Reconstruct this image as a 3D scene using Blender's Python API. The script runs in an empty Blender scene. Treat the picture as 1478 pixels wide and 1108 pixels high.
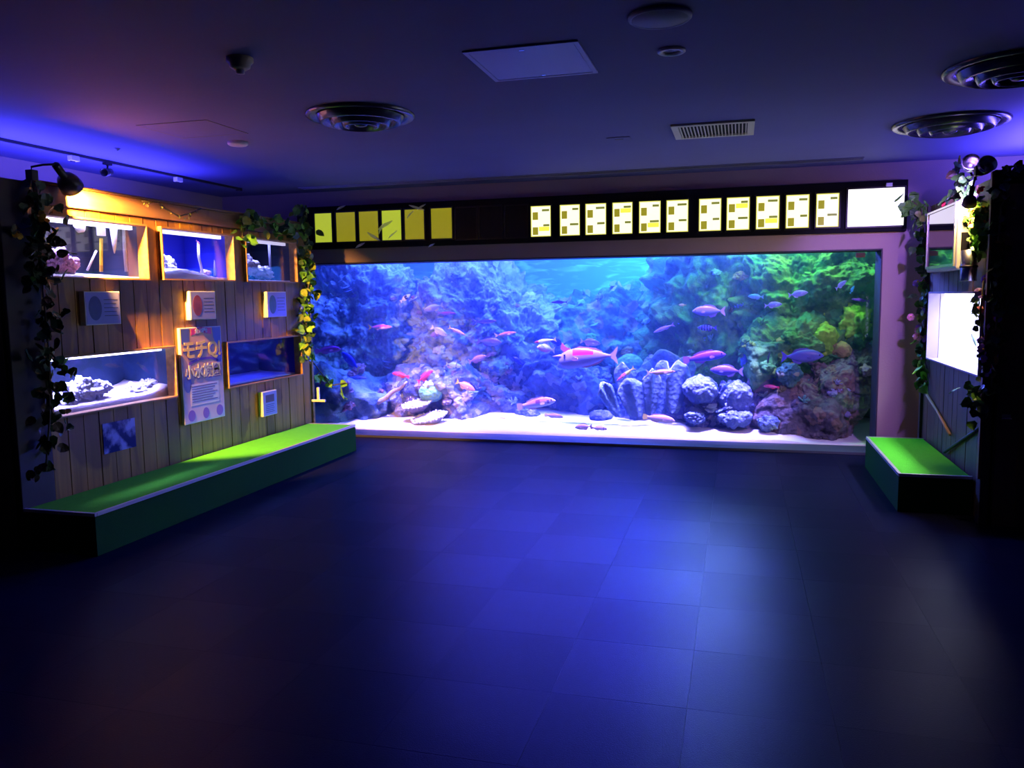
import bpy, bmesh, math, random
import numpy as np
from mathutils import Vector, Matrix, noise, Euler

S = bpy.context.scene
COL = S.collection
R = math.radians
random.seed(7)

# ------------------------------------------------------------------ camera
W, H, F = 1478, 1108, 1179.1
YAW, PITCH, ROLL = 0.2711, 0.1071, -0.0134
CZ = 1.5
cy_, sy_, cp_, sp_ = math.cos(YAW), math.sin(YAW), math.cos(PITCH), math.sin(PITCH)
_f = Vector((-sy_ * cp_, cy_ * cp_, -sp_)); _r = Vector((cy_, sy_, 0)); _u = _r.cross(_f)
RR = math.cos(ROLL) * _r + math.sin(ROLL) * _u
UU = -math.sin(ROLL) * _r + math.cos(ROLL) * _u
cam = bpy.data.objects.new('camera', bpy.data.cameras.new('camera'))
COL.objects.link(cam)
M = Matrix((RR, UU, -_f)).transposed().to_4x4(); M.translation = (0, 0, CZ)
cam.matrix_world = M
cam.data.sensor_width = 36; cam.data.lens = F / W * 36
cam.data.clip_start = 0.02
S.camera = cam


def at(px, py, axis, val):
    """world point seen at a photograph pixel on the plane axis=val (0 x, 1 y, 2 z)"""
    d = _f * F + RR * (px - W / 2) - UU * (py - H / 2)
    o = Vector((0, 0, CZ)); t = (val - o[axis]) / d[axis]
    return o + d * t


# ------------------------------------------------------------------ world, exposure
wd = bpy.data.worlds.new('world'); S.world = wd; wd.use_nodes = True
wd.node_tree.nodes['Background'].inputs[0].default_value = (0.05, 0.06, 0.16, 1)
wd.node_tree.nodes['Background'].inputs[1].default_value = 0.02
S.view_settings.view_transform = 'Standard'; S.view_settings.look = 'None'
S.view_settings.gamma = 1; S.view_settings.use_curve_mapping = False
S.view_settings.exposure = 0.0
S.cycles.use_denoising = True
S.cycles.max_bounces = 8; S.cycles.transparent_max_bounces = 12
S.cycles.volume_bounces = 0
S.cycles.sample_clamp_indirect = 4.0
S.cycles.caustics_reflective = False; S.cycles.caustics_refractive = False


def area(name, loc, aim, size, power, col, spread=180):
    l = bpy.data.lights.new(name, 'AREA'); l.shape = 'RECTANGLE'
    l.size, l.size_y = size; l.energy = power; l.color = col; l.spread = R(spread)
    o = bpy.data.objects.new(name, l); COL.objects.link(o); o.location = loc
    d = Vector(aim) - Vector(loc)
    o.rotation_euler = d.to_track_quat('-Z', 'Y').to_euler() if abs(d.normalized().z) < .999 else ((0, 0, 0) if d.z < 0 else (math.pi, 0, 0))
    return o


def spot(name, loc, aim, power, col, cone, blend=.4, rad=.03):
    l = bpy.data.lights.new(name, 'SPOT'); l.energy = power; l.color = col
    l.spot_size = R(cone); l.spot_blend = blend; l.shadow_soft_size = rad
    o = bpy.data.objects.new(name, l); COL.objects.link(o); o.location = loc
    o.rotation_euler = (Vector(aim) - Vector(loc)).to_track_quat('-Z', 'Y').to_euler()
    return o


D = 8.02          # back wall
HC = 2.63         # ceiling
XL, XR = -5.53, 2.95
XP = -4.17        # face of left display wall
XQ = 1.53         # face of right display wall
GY = 8.36         # aquarium glass
WX0, WX1, WZ0, WZ1 = -4.75, 1.235, 0.022, 1.88

# aquarium lamps hanging over the water
BLUE = (0.08, 0.16, 1.0)
area('tank_lamp_front', (-1.95, 8.45, 2.5), (-1.95, 8.62, 0), (4.4, .14), 170, (0.26, 0.21, 1.0), 26)
area('tank_lamp_rear', (-2.8, 9.2, 2.6), (-2.8, 9.7, 0), (3.6, .6), 270, BLUE)
area('tank_lamp_middle', (-.9, 10.1, 2.6), (-.9, 10.6, 0), (1.5, .5), 120, (0.05, .34, 1.0))
area('tank_lamp_right', (.5, 9.1, 2.6), (.5, 9.6, 0), (1.4, .6), 95, (0.20, 0.5, 0.24))
area('tank_lamp_forward', (-1.9, 10.3, 2.35), (-1.9, 6.6, 0.2), (4.2, .25), 230, (.07, .07, 1.0), 120)
area('tank_lamp_flood', (-.30, 10.0, 2.30), (-.2, 6.0, 0.0), (.12, .16), 30, (.20, .36, 1.0), 90)
area('tank_lamp_flood', (-1.05, 10.0, 2.30), (-.6, 6.0, 0.0), (.25, .16), 15, (.010, .010, 1.0), 90)
# blue tubes lying on top of the two display walls
area('blue_tube_left', (-4.85, 5.2, 2.24), (-4.85, 5.2, 9), (.25, 2.4), 60, (0.085, 0.07, 1.0))
area('blue_tube_right', (2.2, 6.9, 2.24), (2.2, 6.9, 9), (.25, 1.4), 60, (0.13, 0.09, 1.0))

# ------------------------------------------------------------------ materials
MATS = {}


def nt(name):
    m = bpy.data.materials.new(name); m.use_nodes = True
    return m, m.node_tree.nodes, m.node_tree.links, m.node_tree.nodes['Principled BSDF']


def c4(c): return (c[0], c[1], c[2], 1)


def mat(name, col, rough=.6, metal=0, emit=None, es=0, spec=.5, ior=1.5, bump=0, bscale=40, var=0, vscale=6):
    if name in MATS: return MATS[name]
    m, n, l, b = nt(name)
    b.inputs['Base Color'].default_value = c4(col); b.inputs['Roughness'].default_value = rough
    b.inputs['Metallic'].default_value = metal; b.inputs['Specular IOR Level'].default_value = spec
    b.inputs['IOR'].default_value = ior
    if emit:
        b.inputs['Emission Color'].default_value = c4(emit); b.inputs['Emission Strength'].default_value = es
    if bump or var:
        tc = n.new('ShaderNodeTexCoord')
        if var:
            t = n.new('ShaderNodeTexNoise'); t.inputs['Scale'].default_value = vscale; t.inputs['Detail'].default_value = 5
            l.new(tc.outputs['Object'], t.inputs[0])
            mx = n.new('ShaderNodeMix'); mx.data_type = 'RGBA'
            mx.inputs[6].default_value = c4([x * (1 - var) for x in col]); mx.inputs[7].default_value = c4([min(1, x * (1 + var)) for x in col])
            l.new(t.outputs[0], mx.inputs[0]); l.new(mx.outputs[2], b.inputs['Base Color'])
        if bump:
            t = n.new('ShaderNodeTexNoise'); t.inputs['Scale'].default_value = bscale; t.inputs['Detail'].default_value = 4
            l.new(tc.outputs['Object'], t.inputs[0])
            bp = n.new('ShaderNodeBump'); bp.inputs['Strength'].default_value = bump; bp.inputs['Distance'].default_value = .02
            l.new(t.outputs[0], bp.inputs['Height']); l.new(bp.outputs[0], b.inputs['Normal'])
    MATS[name] = m
    return m


def wood(name, light, dark, axis='z', worn=.5):
    """varnished boards with peeled patches and long grain"""
    if name in MATS: return MATS[name]
    m, n, l, b = nt(name)
    g = n.new('ShaderNodeNewGeometry')
    mp = n.new('ShaderNodeMapping'); l.new(g.outputs['Position'], mp.inputs[0])
    sc = {'z': (28, 28, 1.6), 'y': (28, 1.6, 28), 'x': (1.6, 28, 28)}[axis]
    mp.inputs['Scale'].default_value = sc
    t = n.new('ShaderNodeTexNoise'); t.inputs['Scale'].default_value = 1; t.inputs['Detail'].default_value = 6
    l.new(mp.outputs[0], t.inputs[0])
    r1 = n.new('ShaderNodeValToRGB'); r1.color_ramp.elements[0].position = .3; r1.color_ramp.elements[1].position = .72
    r1.color_ramp.elements[0].color = c4([x * .55 for x in light]); r1.color_ramp.elements[1].color = c4(light)
    l.new(t.outputs[0], r1.inputs[0])
    # stain patches with their own outline
    mp2 = n.new('ShaderNodeMapping'); mp2.inputs['Scale'].default_value = (1.7, 1.7, .8); l.new(g.outputs['Position'], mp2.inputs[0])
    t2 = n.new('ShaderNodeTexNoise'); t2.inputs['Scale'].default_value = 1.6; t2.inputs['Detail'].default_value = 3; t2.inputs['Distortion'].default_value = .6
    l.new(mp2.outputs[0], t2.inputs[0])
    r2 = n.new('ShaderNodeValToRGB'); r2.color_ramp.elements[0].position = worn; r2.color_ramp.elements[1].position = worn + .03
    l.new(t2.outputs[0], r2.inputs[0])
    mx = n.new('ShaderNodeMix'); mx.data_type = 'RGBA'; mx.inputs[7].default_value = c4(dark)
    mu = n.new('ShaderNodeMath'); mu.operation = 'MULTIPLY'; mu.inputs[1].default_value = .75
    l.new(r2.outputs[0], mu.inputs[0]); l.new(mu.outputs[0], mx.inputs[0]); l.new(r1.outputs[0], mx.inputs[6])
    l.new(mx.outputs[2], b.inputs['Base Color'])
    bp = n.new('ShaderNodeBump'); bp.inputs['Strength'].default_value = .25; bp.inputs['Distance'].default_value = .004
    l.new(t.outputs[0], bp.inputs['Height']); l.new(bp.outputs[0], b.inputs['Normal'])
    b.inputs['Roughness'].default_value = .5
    MATS[name] = m
    return m


def glass(name, tint=(1, 1, 1), refl=1.0, rough=0.0, ior=1.4):
    if name in MATS: return MATS[name]
    m, n, l, b = nt(name); n.remove(b)
    out = n['Material Output']
    tr = n.new('ShaderNodeBsdfTransparent'); tr.inputs[0].default_value = c4(tint)
    gl = n.new('ShaderNodeBsdfGlossy'); gl.inputs['Roughness'].default_value = rough
    gl.inputs[0].default_value = (refl, refl, refl, 1)
    lw = n.new('ShaderNodeLayerWeight'); lw.inputs[0].default_value = .5
    pw = n.new('ShaderNodeMath'); pw.operation = 'POWER'; pw.inputs[1].default_value = 5; l.new(lw.outputs['Facing'], pw.inputs[0])
    fr = n.new('ShaderNodeMath'); fr.operation = 'MULTIPLY_ADD'; fr.inputs[1].default_value = .6; fr.inputs[2].default_value = .12 * (ior - 1); l.new(pw.outputs[0], fr.inputs[0])
    mx = n.new('ShaderNodeMixShader')
    l.new(fr.outputs[0], mx.inputs[0]); l.new(tr.outputs[0], mx.inputs[1]); l.new(gl.outputs[0], mx.inputs[2])
    l.new(mx.outputs[0], out.inputs[0])
    MATS[name] = m
    return m


def reef_mat(name, cols, spots=None, sscale=9, scale=3.0, bs=.5):
    """encrusted rock: blotches of several growths, pitted relief"""
    if name in MATS: return MATS[name]
    m, n, l, b = nt(name)
    g = n.new('ShaderNodeNewGeometry')
    t = n.new('ShaderNodeTexNoise'); t.inputs['Scale'].default_value = scale; t.inputs['Detail'].default_value = 8; t.inputs['Roughness'].default_value = .68
    l.new(g.outputs['Position'], t.inputs[0])
    r = n.new('ShaderNodeValToRGB'); e = r.color_ramp.elements
    k = len(cols)
    e[0].color = c4(cols[0]); e[0].position = .28; e[1].color = c4(cols[-1]); e[1].position = .72
    for i in range(1, k - 1):
        x = e.new(.28 + .44 * i / (k - 1)); x.color = c4(cols[i])
    l.new(t.outputs[0], r.inputs[0])
    colout = r.outputs[0]
    v = n.new('ShaderNodeTexVoronoi'); v.inputs['Scale'].default_value = sscale; v.inputs['Randomness'].default_value = 1
    l.new(g.outputs['Position'], v.inputs[0])
    if spots:
        # each cell is one small colony: some cells carry another colour
        sep = n.new('ShaderNodeSeparateColor'); l.new(v.outputs['Color'], sep.inputs[0])
        mth = n.new('ShaderNodeMath'); mth.operation = 'GREATER_THAN'; mth.inputs[1].default_value = .74
        l.new(sep.outputs[0], mth.inputs[0])
        mx = n.new('ShaderNodeMix'); mx.data_type = 'RGBA'; mx.inputs[7].default_value = c4(spots)
        mm = n.new('ShaderNodeMath'); mm.operation = 'MULTIPLY'; mm.inputs[1].default_value = .75
        l.new(mth.outputs[0], mm.inputs[0]); l.new(mm.outputs[0], mx.inputs[0]); l.new(colout, mx.inputs[6])
        colout = mx.outputs[2]
    l.new(colout, b.inputs['Base Color'])
    t2 = n.new('ShaderNodeTexNoise'); t2.inputs['Scale'].default_value = 24; t2.inputs['Detail'].default_value = 6; t2.inputs['Roughness'].default_value = .7
    l.new(g.outputs['Position'], t2.inputs[0])
    ad = n.new('ShaderNodeMath'); ad.operation = 'ADD'; l.new(t2.outputs[0], ad.inputs[0]); l.new(v.outputs['Distance'], ad.inputs[1])
    bp = n.new('ShaderNodeBump'); bp.inputs['Strength'].default_value = .9 if spots else bs; bp.inputs['Distance'].default_value = .05 if spots else .03
    l.new(ad.outputs[0], bp.inputs['Height']); l.new(bp.outputs[0], b.inputs['Normal'])
    b.inputs['Roughness'].default_value = .85; b.inputs['Specular IOR Level'].default_value = .15
    MATS[name] = m
    return m


# ------------------------------------------------------------------ mesh helpers
def mobj(name, bm, m, parent=None, smooth=False):
    me = bpy.data.meshes.new(name); bm.to_mesh(me); bm.free()
    if smooth:
        for p in me.polygons: p.use_smooth = True
    return dobj(name, me, m, parent)


def dobj(name, me, m, parent=None):
    if m is not None and not me.materials: me.materials.append(m)
    o = bpy.data.objects.new(name, me); COL.objects.link(o)
    if parent is not None: o.parent = parent
    return o


def tag(o, label=None, cat=None, group=None, kind=None):
    if label: o['label'] = label
    if cat: o['category'] = cat
    if group: o['group'] = group
    if kind: o['kind'] = kind
    return o


def thing(name, label, cat, loc=(0, 0, 0), rot=(0, 0, 0), group=None):
    o = bpy.data.objects.new(name, None); COL.objects.link(o); o.location = loc; o.rotation_euler = rot
    o.empty_display_size = .1
    return tag(o, label, cat, group)


def bx(bm, x0, x1, y0, y1, z0, z1):
    vs = [bm.verts.new(p) for p in ((x0, y0, z0), (x1, y0, z0), (x1, y1, z0), (x0, y1, z0), (x0, y0, z1), (x1, y0, z1), (x1, y1, z1), (x0, y1, z1))]
    for f in ((3, 2, 1, 0), (4, 5, 6, 7), (0, 1, 5, 4), (1, 2, 6, 5), (2, 3, 7, 6), (3, 0, 4, 7)):
        bm.faces.new([vs[i] for i in f])


def box(name, x0, x1, y0, y1, z0, z1, m, parent=None, bev=0):
    bm = bmesh.new(); bx(bm, x0, x1, y0, y1, z0, z1)
    if bev: bmesh.ops.bevel(bm, geom=bm.edges[:], offset=bev, segments=2, affect='EDGES', profile=.5)
    return mobj(name, bm, m, parent)


def lathe(bm, prof, n=32, mtx=Matrix()):
    """prof: list of (r,z); closed at ends where r=0"""
    rings = []
    for r, z in prof:
        if r < 1e-6: rings.append([bm.verts.new(mtx @ Vector((0, 0, z)))])
        else: rings.append([bm.verts.new(mtx @ Vector((r * math.cos(2 * math.pi * i / n), r * math.sin(2 * math.pi * i / n), z))) for i in range(n)])
    for a, b in zip(rings, rings[1:]):
        for i in range(n):
            j = (i + 1) % n
            q = [a[i % len(a)], a[j % len(a)], b[j % len(b)], b[i % len(b)]]
            u = []
            for v in q:
                if v not in u: u.append(v)
            if len(u) > 2: bm.faces.new(u)


def tube(bm, pts, rad, n=8, cap=True):
    pts = [Vector(p) for p in pts]; rings = []
    rads = rad if isinstance(rad, (list, tuple)) else [rad] * len(pts)
    up = Vector((.13, .21, 1)).normalized()
    for i, p in enumerate(pts):
        d = (pts[min(i + 1, len(pts) - 1)] - pts[max(i - 1, 0)]).normalized()
        a = d.cross(up)
        if a.length < .05: a = d.cross(Vector((1, 0, 0)))
        a.normalize(); b = d.cross(a)
        rings.append([bm.verts.new(p + (a * math.cos(2 * math.pi * k / n) + b * math.sin(2 * math.pi * k / n)) * rads[i]) for k in range(n)])
    for a, b in zip(rings, rings[1:]):
        for k in range(n): bm.faces.new((a[k], a[(k + 1) % n], b[(k + 1) % n], b[k]))
    if cap:
        bm.faces.new(rings[0][::-1]); bm.faces.new(rings[-1])


def slab2d(bm, pts, z0, z1, mtx=Matrix()):
    """extruded polygon in local xy"""
    a = [bm.verts.new(mtx @ Vector((p[0], p[1], z0))) for p in pts]; b = [bm.verts.new(mtx @ Vector((p[0], p[1], z1))) for p in pts]
    bm.faces.new(a[::-1]); bm.faces.new(b); n = len(pts)
    for i in range(n): bm.faces.new((a[i], a[(i + 1) % n], b[(i + 1) % n], b[i]))


def complement(u0, u1, v0, v1, holes):
    """rectangles that cover [u0,u1]x[v0,v1] minus the holes"""
    us = sorted({u0, u1} | {h for q in holes for h in q[:2] if u0 < h < u1}); out = []
    for a, b in zip(us, us[1:]):
        mid = (a + b) / 2
        hs = sorted((q[2], q[3]) for q in holes if q[0] < mid < q[1])
        z = v0
        for h0, h1 in hs:
            if h0 > z + 1e-4: out.append((a, b, z, min(h0, v1)))
            z = max(z, h1)
        if z < v1 - 1e-4: out.append((a, b, z, v1))
    return out


# ------------------------------------------------------------------ the room
m_wall = mat('beige_plaster', (.38, .27, .27), .8, var=.06, vscale=2, bump=.1, bscale=60)
m_ceil = mat('ceiling_paint', (.125, .13, .31), .75, var=.12, vscale=1.6, bump=.05, bscale=50)
m_black = mat('black_paint', (.006, .006, .010), .6, spec=.06)
m_dark = mat('dark_metal', (.05, .05, .055), .4, metal=.6)
m_white = mat('white_plastic', (.8, .8, .78), .4)
m_chrome = mat('brushed_steel', (.62, .62, .66), .25, metal=1)
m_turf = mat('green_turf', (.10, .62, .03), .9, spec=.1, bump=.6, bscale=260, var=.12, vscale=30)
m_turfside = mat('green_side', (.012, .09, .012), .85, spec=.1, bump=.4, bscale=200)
m_alu = mat('edge_trim', (.72, .72, .74), .35, metal=.7)
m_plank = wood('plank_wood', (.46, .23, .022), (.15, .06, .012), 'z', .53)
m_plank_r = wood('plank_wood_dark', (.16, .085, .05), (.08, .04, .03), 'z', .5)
m_trim = wood('frame_wood', (.50, .27, .09), (.3, .15, .06), 'y', .62)
m_header = wood('header_wood', (.34, .18, .07), (.2, .1, .05), 'y', .6)
m_post = mat('post_dark', (.03, .02, .018), .6)

fl = box('floor', XL - .1, XR + .1, -3.1, D, -.12, -.012, mat('floor_screed', (.004, .004, .01), .9, spec=0))
tag(fl, 'dark blue carpet tiled floor of the aquarium hall', 'floor', kind='structure')
def carpet(name, col, rough, an):
    m, n, l, b = nt(name)
    g = n.new('ShaderNodeNewGeometry')
    t = n.new('ShaderNodeTexNoise'); t.inputs['Scale'].default_value = 220; t.inputs['Detail'].default_value = 2
    l.new(g.outputs['Position'], t.inputs[0])
    bp = n.new('ShaderNodeBump'); bp.inputs['Strength'].default_value = .25; bp.inputs['Distance'].default_value = .004
    l.new(t.outputs[0], bp.inputs['Height']); l.new(bp.outputs[0], b.inputs['Normal'])
    b.inputs['Base Color'].default_value = c4(col); b.inputs['Roughness'].default_value = rough
    b.inputs['Specular IOR Level'].default_value = an; b.inputs['Specular Tint'].default_value = (.38, .42, 1, 1)
    return m
m_cA = carpet('carpet_nap_along', (.0050, .0060, .027), .30, .042)
m_cB = carpet('carpet_nap_across', (.0049, .0059, .0265), .315, .037)
TS = .506
def tile_mesh(m, nm):
    bm = bmesh.new(); g = .0005; h = TS / 2
    vs = [bm.verts.new(p) for p in ((-h + g, -h + g, -.012), (h - g, -h + g, -.012), (h - g, h - g, -.012), (-h + g, h - g, -.012), (-h + g, -h + g, 0), (h - g, -h + g, 0), (h - g, h - g, 0), (-h + g, h - g, 0))]
    for f in ((4, 5, 6, 7), (0, 1, 5, 4), (1, 2, 6, 5), (2, 3, 7, 6), (3, 0, 4, 7)): bm.faces.new([vs[i] for i in f])
    me = bpy.data.meshes.new(nm); bm.to_mesh(me); bm.free(); me.materials.append(m)
    return me
tA, tB = tile_mesh(m_cA, 'carpet_tile'), tile_mesh(m_cB, 'carpet_tile_turned')
x_first, y_first = -.16 + TS / 2, 6.94 + TS / 2
far_bm = bmesh.new()
for i in range(-11, 6):
    for j in range(-20, 3):
        x, y = x_first + i * TS, y_first + j * TS
        if y + TS / 2 > D + .02 + TS * .95: continue
        y1 = min(y + TS / 2, D)
        if y + TS / 2 > D:
            bx(far_bm, x - TS / 2 + .0016, x + TS / 2 - .0016, y - TS / 2, y1, -.012, 0); continue
        if y < .9 or x < -5.3 or x > 2.9 or (y < 3.5 and x < -3.0 - (y - 1) * .5) or (x > 2.0 and y < 4):
            if y - TS / 2 > -3.1: bx(far_bm, x - TS / 2 + .0016, x + TS / 2 - .0016, y - TS / 2 + .0016, y1 - .0016, -.012, 0)
            continue
        o = dobj('carpet_tile', tA if (i + j) % 2 else tB, None, fl); o.location = (x, y, 0)
tag(mobj('carpet_remainder', far_bm, m_cB, fl), kind='stuff')

ce = box('ceiling', XL - .1, XR + .1, -3.1, D + .4, HC, HC + .1, m_ceil); tag(ce, 'dark painted ceiling with round air diffusers', 'ceiling', kind='structure')
tag(box('wall_left_rear', XL - .12, XL, -3.1, D + .4, -.1, HC, m_wall), 'plain wall behind the left display boxes', 'wall', kind='structure')
tag(box('wall_right_rear', XR, XR + .12, -3.1, D + .4, -.1, HC, m_wall), 'plain wall behind the right display boxes', 'wall', kind='structure')
tag(box('wall_front', XL, XR, -3.22, -3.1, -.1, HC, mat('front_wall_paint', (.06, .06, .08), .8)), 'dark wall behind the viewer', 'wall', kind='structure')
bm = bmesh.new()
for u0, u1, v0, v1 in complement(XL, XR, 0, HC, [(WX0, WX1, WZ0, WZ1)]): bx(bm, u0, u1, D, GY, v0, v1)
wb = mobj('wall_back', bm, m_wall); tag(wb, 'mauve plastered wall around the wide aquarium window', 'wall', kind='structure')
# window lining and pane
wn = thing('window_1', 'wide acrylic viewing window of the large aquarium', 'window', (0, 0, 0)); wn['kind'] = 'structure'
m_lin = mat('window_lining', (.05, .04, .07), .6, spec=.2)
box('lining', WX1 - .012, WX1 - .001, D + .004, GY - .01, WZ0, WZ1, m_lin, wn)
box('lining', WX0 + .001, WX0 + .012, D + .004, GY - .01, WZ0, WZ1, m_lin, wn)
box('lining', WX0 + .012, WX1 - .012, D + .004, GY - .01, WZ1 - .012, WZ1 - .001, m_lin, wn)
box('sill', WX0 + .001, WX1 - .001, D - .02, GY - .01, .002, WZ0 + .003, mat('sill_metal', (.05, .05, .10), .5), wn)
box('pane', WX0 + .012, WX1 - .012, GY - .03, GY - .005, WZ0 + .004, WZ1 - .012, glass('acrylic', (.97, .98, 1), .8, .0, 1.2), wn)

# ------------------------------------------------------------------ big aquarium shell
TY = 11.1
tank = thing('aquarium_tank', 'concrete show tank with ripple light painted on its blue back behind the wide window', 'aquarium', (0, 0, 0)); tank['kind'] = 'structure'; tank.name = 'wall_aquarium'
def ripple_light_mat():  # water surface ripple light painted into the back panel colour
    m, n, l, b = nt('painted_ripple_light')
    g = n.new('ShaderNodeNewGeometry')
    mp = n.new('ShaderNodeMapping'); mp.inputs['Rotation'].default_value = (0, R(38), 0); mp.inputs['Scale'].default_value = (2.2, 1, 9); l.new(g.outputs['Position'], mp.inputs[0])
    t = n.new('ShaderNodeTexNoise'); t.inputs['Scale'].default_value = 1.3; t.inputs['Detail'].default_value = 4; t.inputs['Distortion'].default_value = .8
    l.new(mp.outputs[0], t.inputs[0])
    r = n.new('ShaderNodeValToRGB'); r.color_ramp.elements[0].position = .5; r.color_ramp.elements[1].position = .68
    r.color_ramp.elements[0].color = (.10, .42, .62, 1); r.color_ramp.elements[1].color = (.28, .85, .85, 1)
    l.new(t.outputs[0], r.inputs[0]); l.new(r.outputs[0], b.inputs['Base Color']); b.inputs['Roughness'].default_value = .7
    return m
m_ripple_light = ripple_light_mat(); m_conc = mat('tank_concrete', (.25, .35, .6), .8, var=.2, vscale=4)
box('back_panel', -5.6, 2.3, TY, TY + .1, -.1, 2.75, m_ripple_light, tank)
box('side_panel', -5.6, -5.5, GY + .002, TY, -.1, 2.75, m_conc, tank)
box('side_panel', 2.2, 2.3, GY + .002, TY, -.1, 2.75, m_conc, tank)
box('bottom_panel', -5.5, 2.2, GY + .002, TY, -.1, -.005, m_conc, tank)
box('lid', -5.6, 2.3, GY + .05, TY + .1, 2.75, 2.85, m_black, tank)
# water body
def water_mat():
    m, n, l, b = nt('tank_water'); n.remove(b); out = n['Material Output']
    tr = n.new('ShaderNodeBsdfTransparent'); l.new(tr.outputs[0], out.inputs['Surface'])
    v = n.new('ShaderNodeVolumePrincipled')
    v.inputs['Color'].default_value = (.22, .38, 1, 1); v.inputs['Density'].default_value = .10
    v.inputs['Absorption Color'].default_value = (.2, .5, .9, 1)
    v.inputs['Anisotropy'].default_value = .2
    l.new(v.outputs[0], out.inputs['Volume'])
    return m
wat = box('tank_water', -5.49, 2.19, GY + .003, TY - .002, .0, 1.97, water_mat())
tag(wat, 'hazy blue water filling the large aquarium', 'water', kind='stuff')

# sand bed
def sand_h(x, y):
    h = .052 + .12 * (y - 8.4) / 1.0 + .035 * noise.noise((x * .9, y * .9, 3)) + .012 * noise.noise((x * 4, y * 4, 1))
    h += .025 * math.exp(-((x + 2.3) / 1.2) ** 2)
    h -= .06 / (1 + math.exp(-(x - .55) * 9)) * (1 if y < 9.2 else .6)
    return max(.035, min(h, .34))
bm = bmesh.new(); nx, ny = 150, 44; g = []
for j in range(ny):
    y = GY + .006 + (TY - .02 - GY) * (j / (ny - 1)) ** 1.4
    g.append([bm.verts.new((-5.45 + 7.6 * i / (nx - 1), y, sand_h(-5.45 + 7.6 * i / (nx - 1), y))) for i in range(nx)])
for j in range(ny - 1):
    for i in range(nx - 1): bm.faces.new((g[j][i], g[j][i + 1], g[j + 1][i + 1], g[j + 1][i]))
lo = [bm.verts.new((v.co.x, v.co.y, 0)) for v in g[0]]
for i in range(nx - 1): bm.faces.new((lo[i], lo[i + 1], g[0][i + 1], g[0][i]))
m_sand = mat('coral_sand', (.92, .80, .80), .9, spec=.1, bump=.5, bscale=120, var=.08, vscale=14)
tag(mobj('sand_bed', bm, m_sand, None, True), 'pale coral sand on the bottom of the large aquarium', 'sand', kind='stuff')


# ------------------------------------------------------------------ reef rocks
def rock(name, label, c, rad, seed, m, amp=.28, sub=7, lump=.10, lf=3.2, cat='rock', flat=0, group=None):
    bm = bmesh.new(); bmesh.ops.create_icosphere(bm, subdivisions=sub, radius=1)
    sd = Vector((seed * 3.7, seed * 1.9, seed * 5.3))
    for v in bm.verts:
        n = v.co.normalized()
        p = Vector((n.x * rad[0], n.y * rad[1], n.z * rad[2]))
        q = p + sd
        k = amp * noise.fractal(q * 1.6, .8, 2.1, 3)
        wq = q + Vector((noise.noise(q * 3), noise.noise(q * 3 + Vector((9, 0, 0))), noise.noise(q * 3 + Vector((0, 9, 0))))) * .12
        k += lump * (.55 - noise.voronoi(wq * lf)[0][0]) * 1.1
        k += lump * .55 * (.5 - noise.voronoi(wq * lf * 2.6)[0][0])
        k += lump * .30 * (.5 - noise.voronoi(wq * lf * 6.5)[0][0])
        k += lump * .30 * noise.fractal(q * lf * 4, .9, 2.2, 3)
        nn = Vector((n.x / rad[0], n.y / rad[1], n.z / rad[2])).normalized()
        v.co = p + nn * k
    zmin = -c[2] + .02
    if rad[0] > .7: bmesh.ops.delete(bm, geom=[v for v in bm.verts if v.co.y > rad[1] * .55], context='VERTS')
    for v in bm.verts:
        if v.co.z < zmin: v.co.z = zmin
        if c[1] + v.co.y < GY + .05: v.co.y = GY + .05 - c[1]
        if c[1] + v.co.y > TY - .03: v.co.y = TY - .03 - c[1]
        if c[2] + v.co.z > 2.02: v.co.z = 2.02 - c[2] - .0
        if c[0] + v.co.x > 2.17: v.co.x = 2.17 - c[0]
        if c[0] + v.co.x < -5.47: v.co.x = -5.47 - c[0]
    o = mobj(name, bm, m, None, True); o.location = c
    tag(o, label, cat, group)
    return o

m_r1 = reef_mat('reef_blue', [(.04, .08, .26), (.14, .25, .52), (.36, .52, .80), (.58, .74, .85)], (.35, .58, .58), 7, 4.5)
m_r2 = reef_mat('reef_violet', [(.05, .07, .28), (.17, .24, .58), (.40, .52, .85), (.68, .80, .85)], (.5, .66, .45), 9, 4.5)
m_r3 = reef_mat('reef_teal', [(.03, .10, .16), (.08, .22, .28), (.18, .40, .38), (.45, .60, .40)], (.45, .40, .28), 8)
m_r4 = reef_mat('reef_green', [(.02, .09, .05), (.07, .24, .09), (.20, .45, .12), (.42, .62, .20)], (.12, .50, .16), 6)
m_r5 = reef_mat('reef_brown', [(.05, .04, .07), (.16, .13, .18), (.30, .24, .28), (.42, .36, .36)], (.36, .22, .20), 10)
m_r6 = reef_mat('reef_deepblue', [(.05, .06, .25), (.14, .16, .5), (.26, .30, .7), (.55, .60, .8)], (.6, .55, .8), 12)

def P(px, py, y): return at(px, py, 1, y)
reef = thing('artificial_reef', 'blue and green coral covered reef rising behind the fish in the big aquarium', 'reef', (0, 0, 0))
def face(c, rad, seed, m, **k):
    o = rock('rock_face', None, c, rad, seed, m, cat=None, **k); o.parent = reef
    return o
FACES = []
p = P(505, 460, 9.6); FACES.append(face((p.x - .15, 9.75, .95), (1.05, .75, 1.15), 1, m_r1, lump=.17, sub=8))
p = P(680, 480, 10.0); FACES.append(face((p.x, 10.1, .85), (1.15, .8, 1.05), 2, m_r2, lump=.17, sub=8))
p = P(600, 560, 10.2); FACES.append(face((p.x, 10.5, .5), (1.6, .5, .75), 9, m_r6, lump=.12))
p = P(870, 520, 10.3); FACES.append(face((p.x, 10.45, .62), (1.25, .6, .95), 3, m_r3, lump=.14))
p = P(1010, 430, 10.0); FACES.append(face((p.x + .1, 10.1, 1.1), (.75, .75, 1.25), 4, m_r4, lump=.15))
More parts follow.
